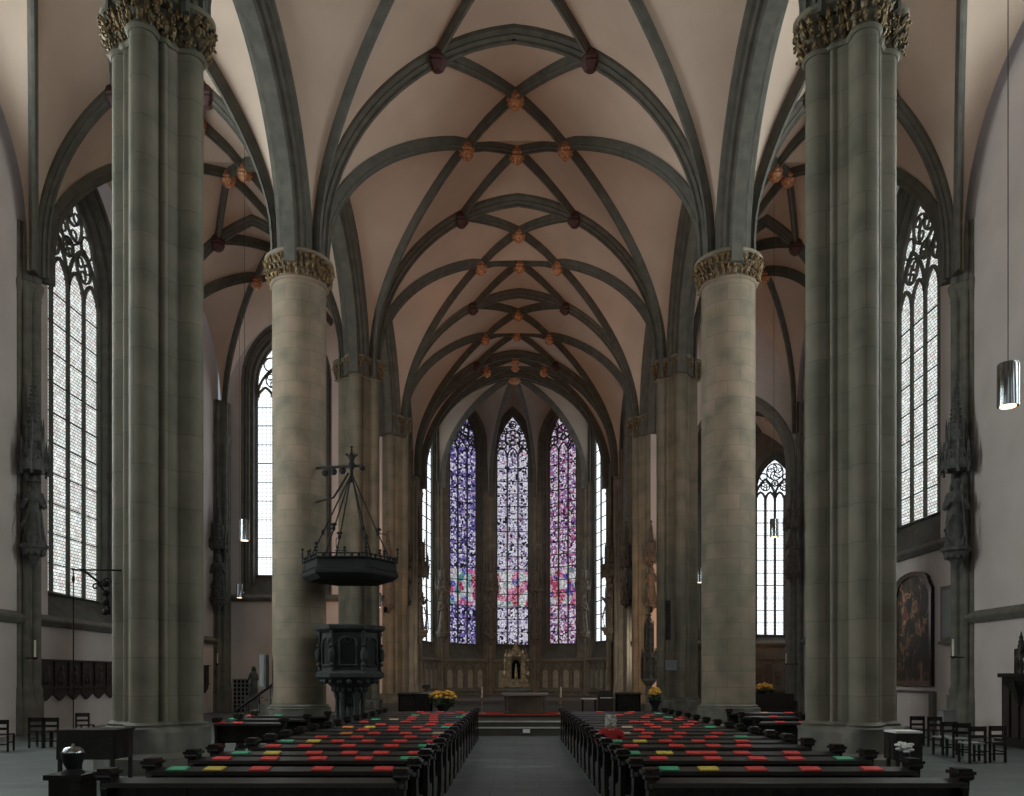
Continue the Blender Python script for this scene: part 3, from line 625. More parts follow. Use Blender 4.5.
# ------------------------------------------------------------------ pillars (metres, built at their axis)
def outline(circles, n=96, grow=0, octa=False):
    P = []
    for k in range(n):
        a = 2*pi*k/n; d = Vector((cos(a), sin(a))); r = 0
        for cx, cy_, cr in circles:
            cr = cr+grow; c = Vector((cx, cy_)); bq = d.dot(c); disc = bq*bq-c.length_squared+cr*cr
            if disc >= 0: r = max(r, bq+sqrt(disc))
        if octa:
            r = max(r, 0)
        P.append((cos(a)*r, sin(a)*r))
    return P
def octo(r, n=96):
    P = []
    for k in range(n):
        a = 2*pi*k/n; q = ((a+pi/8) % (pi/4))-pi/8; P.append((cos(a)*r/cos(q), sin(a)*r/cos(q)))
    return P
def pillar(X, Y, circles, label, rnd=False, leafmat='gilt', neck=13.1):
    root = empty('stone_pillar', (X*S, Y*S, 0)); tag(root, label, 'pillar', 'stone pillars of the nave arcades')
    capH = .88; zc_ = neck*S+capH; s = MB(); z0 = .95
    ring = lambda grow, z: [(x, y, z) for x, y in outline(circles, grow=grow)]
    zz = [z0+.0+i*(zc_-capH-z0)/12 for i in range(13)]
    s.tubeloop([ring(0, z) for z in zz]); s.build('shaft', 'pillar_round' if rnd else 'pillar', root, sm=50)
    b = MB(); R = max(hypot(*p) for p in outline(circles))
    def mix(z, g, o_, t): return [(p[0]*(1-t)+q_[0]*t, p[1]*(1-t)+q_[1]*t, z) for p, q_ in zip(outline(circles, grow=g), octo(o_))]
    b.tubeloop([mix(0, .25, R+.24, .75), mix(.32, .25, R+.24, .75), mix(.36, .2, R+.18, .65), mix(.42, .14, R+.12, .55), mix(.84, .14, R+.12, .5), mix(.88, .17, R+.1, .3), mix(.93, .17, R, .0), mix(.96, .08, R, 0), mix(1.0, .1, R, 0), mix(1.06, .0, R, 0)])
    b.build('base', 'stone', root, sm=30)
    c = MB(); z1 = zc_-capH; capm = 'pillar_round' if rnd else 'pillar'
    c.tubeloop([ring(.03, z1-.06), ring(.08, z1), ring(.03, z1+.06), ring(.02, z1+.25), ring(.1, z1+.6), ring(.2, z1+.74), ring(.24, z1+.76), ring(.26, z1+.84), ring(.2, z1+.9), ring(.1, z1+.93)])
    co = c.build('capital', capm, root, sm=30)
    lf = MB(); rnd_ = random.Random(int(abs(X*31+Y)))
    for tier, (zt_, g) in enumerate(((z1+.14, .05), (z1+.36, .09), (z1+.58, .15))):
        o1 = outline(circles, n=200, grow=g); per = [0]
        for i in range(200): per.append(per[-1]+hypot(o1[(i+1) % 200][0]-o1[i][0], o1[(i+1) % 200][1]-o1[i][1]))
        cnt = int(per[-1]/.19)
        for j in range(cnt):
            tgt = per[-1]*(j+.5*(tier % 2))/cnt; i = 0
            while i < 199 and per[i+1] < tgt: i += 1
            x, y = o1[i]; nx, ny = Vector((x, y)).normalized(); q = rnd_.uniform(.8, 1.25); jz = rnd_.uniform(-.04, .04)
            lf.tube([(x, y, zt_+jz-.06), (x+nx*.03, y+ny*.03, zt_+jz), (x+nx*.1*q, y+ny*.1*q, zt_+jz+.1*q), (x+nx*.13*q, y+ny*.13*q, zt_+jz+.04)], [.03, .06*q, .055*q, .02], 5)
            for q_ in range(4): lf.ball((x+nx*.07+rnd_.uniform(-.07, .07), y+ny*.07+rnd_.uniform(-.07, .07), zt_+rnd_.uniform(-.1, .1)), (.035, .035, .04), 5, 3)
    lf.build('leaf_carving', leafmat, co, sm=60)
    return root
def cluster(r, o, rs):
    c = [(0, 0, r)]
    for k in range(4): c.append((cos(k*pi/2)*o, sin(k*pi/2)*o, rs))
    for k in range(4): c.append((cos(k*pi/2+.60)*r, sin(k*pi/2+.60)*r, .07))
    return c
CL = cluster(.62, .70, .27)
names = {2: ('wide clustered pillar nearest on the left, dark table beside it', 'wide clustered pillar nearest on the right, white topped table beside it'),
         3: ('smooth round pillar carrying the carved pulpit and iron canopy', 'smooth round pillar on the right of the nave, opposite the pulpit'),
         4: ('slim clustered pillar just behind the pulpit', 'clustered pillar with black column speaker and grey sign'),
         5: ('farthest clustered pillar on the left, at the choir entrance', 'farthest clustered pillar on the right, at the choir entrance')}
for i in (2, 3, 4, 5):
    for X, k in ((PL[i], 0), (PR[i], 1)):
        nk = {2: 13.1, 3: 13.3, 4: 13.6, 5: 13.85}[i]
        if i == 3: pillar(X, PY[i], [(0, 0, .92)], names[i][k], True, neck=nk)
        else: pillar(X, PY[i], CL if i < 5 else cluster(.68, .68, .26), names[i][k], leafmat='gilt', neck=nk)
for i in (1,):
    for X, k in ((PL[i], 'left'), (PR[i], 'right')): pillar(X, PY[i], CL, 'clustered pillar beside the rear pews on the %s' % k)
#@@PART2
# ================================================================== furnishings (metres)
# ---- raised choir floor
mb = MB(); mb.box((0, 27.2+22, .125), (16, 44, .25)); mb.box((0, 27.75+22, .35), (16, 44, .16)); mb.box((0, 31.2+18, .475), (15, 36, .05))
st(mb.build('floor', 'choir_floor'))
mb = MB(); mb.box((0, 27.42, .26), (16, .5, .03)); mb.box((0, 27.98, .44), (16, .5, .03)); st(mb.build(trim_name(), 'tread'))
# ---- pews
def pew_end(parent, x, mat='wood'):
    pr = [(-.26, 0), (-.26, .12), (-.16, .2), (-.13, .55), (-.16, .8), (-.12, .9), (.02, .9), (.05, .6), (.16, .5), (.34, .5), (.40, .44), (.38, .3), (.30, .2), (.36, .1), (.38, 0)]
    m_ = MB(); n = len(pr); b = 0
    for dx in (-.035, .035): m_.v += [(x+dx, y, z) for y, z in pr]
    m_.f += [tuple(range(n))[::-1], tuple(range(n, 2*n))]+[(i, (i+1) % n, n+(i+1) % n, n+i) for i in range(n)]
    e = m_.build('end_panel', mat, parent)
    f = MB(); f.box((x, -.06, .84), (.10, .16, .12)); f.box((x, -.06, .92), (.145, .19, .06)); f.box((x, -.06, .97), (.20, .25, .035)); f.box((x, -.06, 1.0), (.15, .19, .03)); f.tube([(x-.08, -.15, .93), (x+.08, -.15, .93)], .035, 8)
    f.build('finial', mat, e)
def pew(x0, x1, y, label, cat='pew', group=None):
    L_ = x1-x0; xc = (x0+x1)/2; root = empty('church_pew', (xc, y, 0)); tag(root, label, cat, group)
    h = L_/2-.06
    m_ = MB(); m_.box((0, 0, .66), (2*h, .035, .36)); m_.box((0, .005, .46), (2*h, .06, .06)); m_.box((0, .005, .84), (2*h, .07, .05))
    n = max(2, round(L_/.9))
    for i in range(n+1): m_.box((-h+2*h*i/n, .0, .66), (.06, .055, .36))
    m_.build('backrest', 'wood', root)
    m_ = MB(); m_.box((0, -.11, .865), (2*h, .27, .028), 0, .16); m_.box((0, -.235, .85), (2*h, .025, .05)); m_.build('book_shelf', 'wood_shelf', root)
    m_ = MB(); m_.box((0, .2, .44), (2*h, .38, .04)); m_.box((0, .37, .4), (2*h, .03, .08)); m_.build('seat', 'wood', root)
    m_ = MB(); m_.box((0, -.2, .17), (2*h, .16, .04), 0, .1); m_.box((0, -.2, .14), (2*h-.02, .04, .05)); m_.build('kneeler', 'wood', root)
    for i in range(1, n):
        m_ = MB(); x = -h+2*h*i/n; m_.box((x, .05, .22), (.05, .08, .44)); m_.box((x, .2, .40), (.05, .34, .06)); m_.box((x, .08, .03), (.06, .5, .06)); m_.build('leg', 'wood', root)
    for sx in (-1, 1): pew_end(root, sx*L_/2-sx*.035)
    return root
rows = [8.5, 9.57, 10.8, 11.6, 12.8, 13.75, 14.7, 15.7, 16.7, 17.6, 18.6, 19.7, 20.8, 21.9, 23.1, 24.2, 25.2]
ordn = ['last', 'second', 'third', 'fourth', 'fifth', 'sixth', 'seventh', 'eighth', 'ninth', 'tenth', 'eleventh', 'twelfth', 'thirteenth', 'fourteenth', 'fifteenth', 'sixteenth', 'seventeenth']
def which(i): return 'rearmost' if i == 0 else ordn[i]+' from the rear'
for i, y in enumerate(rows):
    xo = -4.45 if i < 4 else (-4.3 if i < 9 else -4.2)
    pew(xo, -1.2, y+.22, 'dark wooden pew in the block left of the aisle, %s' % which(i), group='pews left of the central aisle')
    xo = 4.85 if i < 3 else 4.75
    pew(1.42, xo, y+.22, 'dark wooden pew in the block right of the aisle, %s' % which(i), group='pews right of the central aisle')
CN = {'r': 'red', 'g': 'green', 'y': 'yellow', 'o': 'orange', 'b': 'beige'}
BL = {9.57: '174g 211y 257r 320r 382r', 10.8: '219r 267r 316r 362r 408g', 11.6: '238g 270y 312r 348r 380r 415r', 12.8: '271r 303r 347r 390r 425g',
      13.75: '285g 312y 336r 367r 399r 432r', 14.7: '320r 356r 410r 438r', 15.7: '345o 373r 405r 438b', 16.7: '362r 392r 425r', 17.6: '347o 369y 393r 417r 446g', 18.6: '380r 430r 449r',
      19.7: '363r 405r 433r', 20.8: '375g 393b 411r 433r', 21.9: '412r 433r 460g', 23.1: '415g 434r 466g', 24.2: '425r 450r 466r', 25.2: '420r 440r 460r'}
BR = {9.57: '671g 711y 759r 814r 876r', 10.8: '660r 715r 760r 798r 847g', 11.6: '633g 666y 696r 711r 744r 794r', 12.8: '632r 678r 715r 746r', 13.75: '616g 641y 667r 700r 744r',
      14.7: '613r 646r 677r 713r 743g', 15.7: '625b 649r 682r 719r', 16.7: '640r 668r', 17.6: '628b 657r 686r 712g', 18.6: '650r 690r', 19.7: '635r 646r 668r 694r', 20.8: '660r 680r', 21.9: '646r 669g 684r', 23.1: '620r 650r', 24.2: '629r 659g', 25.2: '600r 632r'}
book = MB(); book.box((0, 0, .007), (.235, .165, .012)); book.box((0, 0, .015), (.225, .155, .004))
bmesh_ = {}
for k, nm in CN.items():
    o = book.build('prayer_booklet', nm); bmesh_[k] = o.data; bpy.data.objects.remove(o)
for side, D in (('left', BL), ('right', BR)):
    for i, y in enumerate(rows):
        if y not in D: continue
        it = [(int(t[:-1]), t[-1]) for t in D[y].split()]
        it.sort(key=lambda t: abs(t[0]-516))
        for k, (px, c) in enumerate(it):
            X = (px-516)*y/800
            o = bpy.data.objects.new('prayer_booklet', bmesh_[c]); COL.objects.link(o)
            o.location = (X, y+.11, .884); o.rotation_euler = (.16, 0, random.uniform(-.06, .06))
            pos = ['nearest the aisle', 'second from the aisle', 'third from the aisle', 'fourth from the aisle', 'fifth from the aisle', 'sixth from the aisle'][k]
            tag(o, '%s booklet %s on %s block pew, %s' % (CN[c], pos, side, which(i)), 'booklet', 'booklets on the %s pews' % side)
# side-aisle pews beyond the nearest pillars
for j, (x0, x1, y, nm) in enumerate([(-7.3, -5.6, 19.5, 'rearmost'), (-7.4, -5.5, 21.3, 'middle'), (-7.6, -5.4, 23.2, 'front')]):
    pew(x0, x1, y, 'short dark pew between the two left pillars, %s of three' % nm, group='short pews in the left aisle')
for j, (x0, x1, y, nm) in enumerate([(5.9, 7.6, 19.8, 'rearmost'), (6.3, 8.0, 22.6, 'middle'), (6.6, 9.6, 25.0, 'front')]):
    pew(x0, x1, y, 'short dark pew between the two right pillars, %s of three' % nm, group='short pews in the right aisle')
for px, y, c, nm in [(218, 19.28, 'r', 'rearmost left side pew'), (236, 19.28, 'r', 'rearmost left side pew, right one'), (232, 21.08, 'g', 'middle left side pew'), (250, 22.98, 'r', 'front left side pew'), (277, 22.98, 'g', 'front left side pew by the round pillar'),
                     (782, 19.58, 'r', 'rearmost right side pew'), (806, 19.58, 'r', 'rearmost right side pew, right one'), (765, 24.78, 'b', 'front right side pew'), (775, 22.38, 'r', 'middle right side pew'), (790, 24.78, 'r', 'front right side pew')]:
    o = bpy.data.objects.new('prayer_booklet', bmesh_[c]); COL.objects.link(o); o.location = ((px-516)*y/800, y+.11, .884); o.rotation_euler = (.16, 0, 0)
    tag(o, '%s booklet on the %s' % (CN[c], nm), 'booklet', 'booklets on the side aisle pews')
# ---- pendant lamps
def lamp(px, py, d, label, h=.75, zt=23):
    p = PX(px, py, d); root = empty('pendant_lamp', p); tag(root, label, 'lamp', 'steel pendant lamps'); r = h*.23
    m_ = MB(); m_.lathe([(r*.9, -h/2+.02), (r, -h/2), (r, h/2-.03), (r*.9, h/2), (.03, h/2+.01)], n=24)
    m_.build('lamp_body', 'chrome', root, sm=30)
    m_ = MB(); m_.lathe([(r*.75, -h/2-.012), (r*.75, -h/2+.005)], n=20); m_.build('bulb', 'bulb', root)
    m_ = MB(); m_.tube([(0, 0, h/2), (0, 0, zt-p.z)], .008, 5); m_.build('cable', 'iron', root)
    l = bpy.data.lights.new('lamp_light', 'SPOT'); l.energy = 60; l.color = (1, .72, .45); l.spot_size = 1.6; l.spot_blend = .6; l.shadow_soft_size = .12
    lo = bpy.data.objects.new('lamp_light', l); COL.objects.link(lo); lo.parent = root; lo.location = (0, 0, -h/2-.05)
lamp(1008, 385, 14.0, 'large steel cylinder pendant lamp, lit, in front of the right wall')
lamp(244.5, 530, 28.6, 'steel pendant lamp left of the tall window, upper of two')
lamp(239.5, 591, 44.5, 'small steel pendant lamp above the left ledge, lower of two', zt=24.2)
lamp(774, 528, 33.3, 'dark steel pendant lamp in front of the right chapel window', zt=24.2)
lamp(378, 600, 42.0, 'small pendant lamp below the pulpit canopy, before slim pillar')
lamp(700, 575, 40.0, 'thin pendant lamp between the two right pillars')
# ---- pulpit
P0 = PX(350, 0, 26.6); pc = Vector((P0.x, 26.6, 0)); root = empty('pulpit', pc); tag(root, 'carved dark stone hexagonal pulpit standing against the round left pillar', 'pulpit')
def hexr(r, z, n=6, ph=pi/6): return [(cos(2*pi*k/n+ph)*r, sin(2*pi*k/n+ph)*r, z) for k in range(n)]
PH = .12
m_ = MB(); m_.tubeloop([hexr(*q, 6, PH) for q in [(1.05, 1.95), (1.12, 2.0), (1.12, 2.12), (1.02, 2.2), (.94, 2.22), (.94, 3.45), (1.05, 3.5), (1.14, 3.56), (1.16, 3.66), (1.10, 3.7)]]); body = m_.build('parapet', 'darkstone', root)
for k in range(6):
    a = 2*pi*k/6+PH+pi/6; e = Vector((-sin(a), cos(a), 0)); n_ = Vector((cos(a), sin(a), 0)); ap = .94*cos(pi/6); c = n_*(ap+.004)
    v = MB(); pts = arch_pts(.56, 2.38, 3.1, 3.3, 6, 0); v.cap([c+e*x+Vector((0, 0, z)) for x, z in pts][::-1]);  # flat black sheet; shade of a deep niche is put into its colour
    t = MB(); t.tube([c+n_*.03+e*x+Vector((0, 0, z)) for x, z in pts+[pts[0]]], .045, 6)
    for j in (-.19, 0, .19): t.tube([c+n_*.02+e*(j+q_[0])+Vector((0, 0, q_[1])) for q_ in circ(0, 3.2, .085, 10)]+[c+n_*.02+e*(j+.085)+Vector((0, 0, 3.2))], .022, 5)
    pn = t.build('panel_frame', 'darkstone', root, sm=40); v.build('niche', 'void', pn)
    v0 = Vector((cos(a-pi/6), sin(a-pi/6), 0))*.98; cl = MB(); cl.lathe([(.07, 2.18), (.07, 2.3), (.045, 2.34), (.045, 3.3), (.08, 3.38), (.06, 3.5)], v0, 8)
    cl.ball(v0*1.05+Vector((0, 0, 2.72)), (.11, .11, .24), 8, 6); cl.ball(v0*1.05+Vector((0, 0, 3.03)), .065, 8, 6); cl.ball(v0*1.03+Vector((0, 0, 2.4)), (.09, .09, .08), 8, 4); cl.build('corner_colonnette', 'darkstone', root, sm=50)
m_ = MB(); m_.tubeloop([hexr(*q, 6, PH) for q in [(.3, 1.1), (.34, 1.25), (.45, 1.5), (.7, 1.75), (.95, 1.9), (1.05, 1.95)]])
for k in range(18): a = 2*pi*k/18; m_.ball((cos(a)*.9, sin(a)*.9, 1.85), (.09, .09, .08), 6, 5); m_.ball((cos(a)*.55, sin(a)*.55, 1.6), (.07, .07, .09), 6, 5)
m_.build('corbel', 'darkstone', root, sm=50)
for k in range(6):
    a = 2*pi*k/6+PH; m_ = MB(); m_.lathe([(.13, 0), (.13, .3), (.10, .36), (.07, .4), (.065, 1.25), (.10, 1.35), (.12, 1.5), (.06, 1.8)], (cos(a)*.42, sin(a)*.42, 0), 10); m_.build('support_column', 'darkstone', root, sm=40)
m_ = MB(); m_.lathe([(.2, 0), (.2, .35), (.13, .42), (.12, 1.2), (.3, 1.35)], n=12); m_.build('central_column', 'darkstone', root, sm=40)
# canopy
root = empty('pulpit_canopy', (pc.x, pc.y, 5.28)); tag(root, 'black hexagonal canopy hung on iron rods above the pulpit', 'canopy')
R_ = 1.58
m_ = MB(); m_.tubeloop([hexr(*q, 6, 0) for q in [(.5, -.02), (R_-.2, -.12), (R_, 0), (R_+.03, .04), (R_+.03, .14), (R_-.03, .2), (R_-.06, .5), (R_-.04, .53), (R_-.12, .53), (R_-.12, .2), (.3, .16)]]); dk = m_.build('deck', 'iron', root)
m_ = MB()
for k in range(6):
    a0, a1 = 2*pi*k/6, 2*pi*(k+1)/6; A_ = Vector((cos(a0)*R_, sin(a0)*R_, .5)); B_ = Vector((cos(a1)*R_, sin(a1)*R_, .5))
    for j in range(7):
        p = A_.lerp(B_, j/7); big = j == 0 or j == 3
        h = .45 if j == 0 else .3 if j in (3, 4) else .12
        m_.tube([p, p+Vector((0, 0, h))], .02, 5); m_.ball(p+Vector((0, 0, h)), .05, 6, 4)
        for dz in (.45, .7): m_.box(p+Vector((0, 0, h*dz)), (.14 if h > .2 else .08, .03, .04), (a0+a1)/2+pi/2)
    for j in range(14):
        p = A_.lerp(B_, (j+.5)/14); m_.tube([p+Vector((cos(t)*.0, 0, 0))+Vector((0, 0, -.5+.0)) for t in (0, 1)]+[p+Vector((0, 0, -.28))], .012, 4)
for z in (.52, .64): m_.tube([Vector((cos(2*pi*k/6)*R_, sin(2*pi*k/6)*R_, z)) for k in range(7)], .022, 5)
m_.build('cresting', 'iron', dk)
top = Vector((.05, 0, 3.5))
for k in range(6):
    a = 2*pi*k/6+.1; p = Vector((cos(a)*(R_-.12), sin(a)*(R_-.12), .3)); m_ = MB(); m_.tube([p, p.lerp(top, .5)+Vector((0, 0, -.03)), top], .025, 6)
    q = p.lerp(top, .38); m_.ball(q, (.06, .06, .1), 6, 5)
    if k % 2 == 0: m_.ball(q+Vector((0, 0, .12)), (.11, .05, .06), 6, 4); m_.tube([q, q+Vector((cos(a)*.3, sin(a)*.3, -.05)), q+Vector((cos(a)*.28, sin(a)*.28, -.3))], .018, 5)
    m_.build('suspension_rod', 'iron', root, sm=50)
m_ = MB(); m_.tube([top+Vector((0, 0, -.3)), top+Vector((0, 0, .1)), top+Vector((0, 0, .25)), top+Vector((0, 0, .4)), top+Vector((0, 0, .55)), top+Vector((0, 0, .62)), top+Vector((0, 0, .8))], [.08, .05, .13, .07, .14, .05, .03], 10)
for k in range(8): a = k*pi/4; m_.tube([top+Vector((0, 0, .5)), top+Vector((cos(a)*.2, sin(a)*.2, .62))], .025, 5)
m_.ball(top+Vector((0, 0, .86)), .05, 8, 5); m_.build('finial', 'iron', root, sm=50)
wp = Vector((PL[3]*S, PY[3]*S, 0))-Vector((pc.x, pc.y, 0)); dv = wp.normalized(); ps = wp-dv*.9
m_ = MB(); m_.tube([ps+Vector((0, 0, 3.93)), top+Vector((.35, -.1, .22))], .05, 8); m_.ball(top+Vector((.38, -.1, .15)), (.1, .1, .1), 8, 6)
m_.tube([ps+Vector((0, 0, 2.75)), ps.lerp(top, .5)+Vector((0, 0, 1.15))-Vector((0, 0, .1)), Vector((top.x-.1, 0, 3.5))], .035, 7)
for t in (.25, .5, .75): q = ps.lerp(Vector((top.x, 0, 0)), t); m_.ball(q+Vector((0, 0, 3.72-.1*t)), (.12, .05, .12), 7, 5)
m_.build('bracket', 'iron', root, sm=50)
# pulpit stair
root = empty('pulpit_stair', (-9.1, 29.3, 0)); tag(root, 'stone steps with black handrail climbing beside the round left pillar', 'stair')
m_ = MB()
for k in range(9): m_.box((-1.2+k*.27, .2, .1+k*.1), (.27, .9, .2+k*.2))
m_.build('steps', 'stone', root); m_ = MB(); m_.tube([(-1.1, -.3, .75), (1.1, -.3, 2.3)], .05, 8)
for k in range(6): m_.tube([(-1.0+k*.4, -.3, .2+k*.2), (-1.0+k*.4, -.3, .82+k*.28)], .015, 5)
m_.build('handrail', 'iron', root)

# ---- statues, canopies, consoles
def statue(p, h, face, label, mat='statue', hat=False, staff=True, seed=0, arms=True):
    root = empty('saint_statue', p, face+pi/2); tag(root, label, 'statue'); rg = random.Random(seed); k = h/2.0
    ph = rg.uniform(0, 6); m_ = MB(); lean = rg.uniform(-.05, .05)
    prof = [(.02, 0), (.30, .0), (.29, .08), (.25, .35), (.23, .7), (.21, 1.0), (.19, 1.12), (.22, 1.3), (.25, 1.48), (.22, 1.58), (.10, 1.64), (.07, 1.68), (.075, 1.72), (.105, 1.78), (.115, 1.85), (.11, 1.92), (.07, 1.98), (.01, 2.0)]
    L = []
    for r, z in prof:
        f = max(0, 1-z/1.3); ly = lean*sin(z*2)
        L.append([(k*(cos(2*pi*j/24)*r*(1+.16*f*sin(7*2*pi*j/24+ph+z*1.5))*(1.1 if 1.2 < z < 1.6 else 1)+ly), k*(sin(2*pi*j/24)*r*(.72 if z < 1.65 else 1.0)*(1+.1*f*sin(5*2*pi*j/24+ph))), z*k) for j in range(24)])
    m_.tubeloop(L)
    m_.ball((0, -.11*k, 1.83*k), (.02*k, .035*k, .03*k), 6, 4)
    for s_ in (-1, 1):
        el = (s_*.30*k, -.06*k, 1.12*k); hd = (s_*.16*k, -.30*k, (1.25+.12*rg.random())*k)
        m_.tube([(s_*.2*k, 0, 1.48*k), el], .075*k, 8); m_.tube([el, hd], [.07*k, .045*k], 8); m_.ball(hd, .05*k, 7, 5)
    for a in (-.5, .4): m_.tube([(a*.2*k, -.2*k, .95*k), (a*.6*k, -.24*k, .5*k), (a*.3*k, -.22*k, .05*k)], .035*k, 6)
    m_.build('robed_body', mat, root, sm=60)
    hh = MB()
    if hat: hh.lathe([(.20, 1.9), (.19, 1.93), (.11, 1.95), (.09, 2.06), (.02, 2.1)], (0, 0, 0), 14); hh.xf(lambda v: (v.x*k, v.y*k, v.z*k)); hh.build('hat', mat, root, sm=40)
    else: hh.ball((0, .03, 1.86), (.135, .125, .15), 10, 7); hh.tube([(-.1, .06, 1.85), (-.12, .08, 1.65)], .05, 6); hh.tube([(.1, .06, 1.85), (.12, .08, 1.65)], .05, 6); hh.xf(lambda v: (v.x*k, v.y*k, v.z*k)); hh.build('hair', mat, root, sm=60)
    if staff: s2 = MB(); s2.tube([(.24*k, -.32*k, 0.02), (.14*k, -.30*k, 1.3*k), (.10*k, -.3*k, 1.75*k)], .022*k, 6); s2.build('staff', mat, root)
    return root
def console(p, label, r=.42, mat='statue', h=.55):
    root = empty('statue_console', p); tag(root, label, 'console'); m_ = MB(); m_.tubeloop([hexr(q[0]*r, q[1]*h, 8, pi/8) for q in [(.15, -1), (.3, -.8), (.45, -.6), (.8, -.35), (.85, -.22), (1, -.15), (1, 0)]]); m_.build('bracket_block', mat, root)
    l = MB()
    for k in range(10): a = 2*pi*k/10; l.ball((cos(a)*r*.62, sin(a)*r*.62, -.42*h), (.09, .09, .10), 6, 5)
    l.build('leaf_carving', mat, root, sm=60)
def gcanopy(p, h, label, r=.36, mat='statue'):
    root = empty('statue_canopy', p); tag(root, label, 'canopy'); m_ = MB(); H = h
    m_.tubeloop([hexr(a*r, z*H, 8, pi/8) for a, z in [(.95, 0), (1.05, .02), (1.05, .1), (.95, .12), (.92, .2), (.6, .22), (.6, .42), (.66, .44), (.55, .48), (.32, .5), (.05, 1)]]); m_.build('tabernacle', mat, root)
    g = MB()
    for k in range(8):
        a = 2*pi*k/8+pi/8
        g.tube([(cos(a)*r, sin(a)*r, -.1), (cos(a)*r, sin(a)*r, .25*H), (cos(a)*r, sin(a)*r, .34*H)], [.045, .045, .008], 5); g.ball((cos(a)*r, sin(a)*r, -.12), .06, 6, 4)
        g.tube([(cos(a)*r*.62, sin(a)*r*.62, .2*H), (cos(a)*r*.62, sin(a)*r*.62, .46*H), (cos(a)*r*.62, sin(a)*r*.62, .56*H)], [.035, .035, .006], 5)
        a2 = a+pi/8; g.tube([(cos(a)*r*1.03, sin(a)*r*1.03, .02*H), (cos(a2)*r*1.1, sin(a2)*r*1.1, .17*H), (cos(a2+pi/8)*r*1.03, sin(a2+pi/8)*r*1.03, .02*H)], .03, 5)
    for q_, z_ in ((1.0, .12), (.62, .3), (.62, .45), (1.0, 0)): g.tube([(cos(a_*pi/4+pi/8)*r*q_, sin(a_*pi/4+pi/8)*r*q_, z_*H) for a_ in range(9)], .03, 5)
    g.tube([(0, 0, .3*H), (0, 0, H)], .04, 5)
    for j in range(9):
        z = .52+.045*j; rr = r*(.34*(1-(z-.5)*2)+.05)
        for k in range(4): a = k*pi/2+pi/4; g.ball((cos(a)*rr, sin(a)*rr, z*H), (.05, .05, .045), 5, 4)
    g.ball((0, 0, H), .08, 6, 5); g.build('pinnacles', mat, root, sm=50)
def ensemble(px, yf, hpx, d, face, where, mat='statue', can=None, hat=False, seed=1, con=True):
    p = PX(px, yf, d); h = hpx*d/800
    statue(p, h, face, 'stone saint statue on a bracket %s' % where, mat, hat=hat, seed=seed)
    if con: console(p, 'carved stone bracket under the saint %s' % where, r=.2*h, mat=mat, h=.3*h)
    if can: gcanopy(p+Vector((0, 0, h*1.12)), can*d/800, 'pinnacled stone canopy above the saint %s' % where, r=.2*h, mat=mat)
ensemble(34, 545, 66, 27.6, -1.2, 'on the left wall shaft by the near window', 'statue_grey', 96, True, 3)
ensemble(956, 548, 70, 27.5, -2.0, 'on the right wall shaft by the near window', 'statue_grey', 92, False, 4)
ensemble(218, 598, 44, 45.1, -1.2, 'in the far left aisle corner', 'statue_grey', 50, False, 5)
ensemble(792, 572, 40, 44.9, -2.0, 'silhouetted before the right chapel window', 'statue', 36, False, 6)
ensemble(419, 630, 48, 57.2, -.3, 'on the left choir wall before the clear window', 'statue', 70, False, 7)
ensemble(443, 632, 38, 63.6, -.9, 'left of the violet choir window', 'statue', 40, False, 8)
ensemble(491, 634, 38, 66.8, -1.4, 'between the violet and middle choir windows', 'statue', 40, False, 9)
ensemble(535, 634, 38, 66.8, -1.8, 'between the middle and pink choir windows', 'statue', 40, False, 10)
ensemble(583, 632, 38, 63.6, -2.2, 'right of the pink choir window', 'statue', 40, False, 11)
ensemble(610.5, 628, 46, 56.8, pi+.3, 'on the right choir wall before the clear window', 'statue', 60, False, 12)
ensemble(651, 602, 36, 45.7, -1.8, 'on the farthest right pillar', 'statue', 40, False, 13)
ensemble(388, 604, 32, 45.7, -1.3, 'on the farthest left pillar', 'statue', 36, False, 14)
ensemble(626, 600, 30, 51.0, pi+.3, 'on the right choir wall, smaller', 'statue', 44, False, 15)
ensemble(406.5, 600, 30, 51.6, -.3, 'on the left choir wall, smaller', 'statue', 44, False, 16)
# ---- altar group
root = empty('altar', (.36, 32.6, .5)); tag(root, 'stone altar table with pale slab in the middle of the choir', 'altar')
m_ = MB(); m_.box((0, 0, .82), (1.86, .95, .07)); m_.box((0, 0, .765), (1.7, .85, .05)); m_.build('mensa', 'marble', root)
m_ = MB(); m_.box((0, 0, .37), (1.35, .6, .74)); m_.box((0, 0, .04), (1.5, .75, .08)); m_.build('stipes', 'choir', root)
for s_ in (-1, 1):
    m_ = MB(); m_.lathe([(.1, 0), (.1, .1), (.06, .14), (.055, .62), (.1, .7), (.11, .74)], (s_*.75, -.32, 0), 10); m_.build('altar_column', 'stone', root, sm=40)
mb = MB(); mb.box((.2, 32.5, .515), (6.4, 2.6, .025)); 
tag(mb.build('red_rug', 'carpet'), 'red carpet spread under the altar and its candlesticks', 'carpet')
def candlestick(px, d, yb, yt, label):
    p = PX(px, yb, d); p.z = .53; root = empty('floor_candlestick', p); tag(root, label, 'candlestick', 'candlesticks beside the altar'); H = (677-yt)*d/800+2-.53
    m_ = MB(); m_.lathe([(.16, 0), (.15, .03), (.04, .07), (.02, .12), (.02, H*.35), (.05, H*.38), (.02, H*.42), (.02, H*.55), (.09, H*.58), (.1, H*.6), (.04, H*.6)], n=14); m_.build('stand', 'gold', root, sm=40)
    m_ = MB(); m_.lathe([(.035, H*.6), (.033, H), (.005, H+.01)], n=10); m_.build('candle', 'wax', root, sm=40)
candlestick(482, 31.8, 712, 687, 'tall white candle on slim stand left of the altar')
candlestick(561, 31.8, 712, 687, 'tall white candle on slim stand right of the altar')
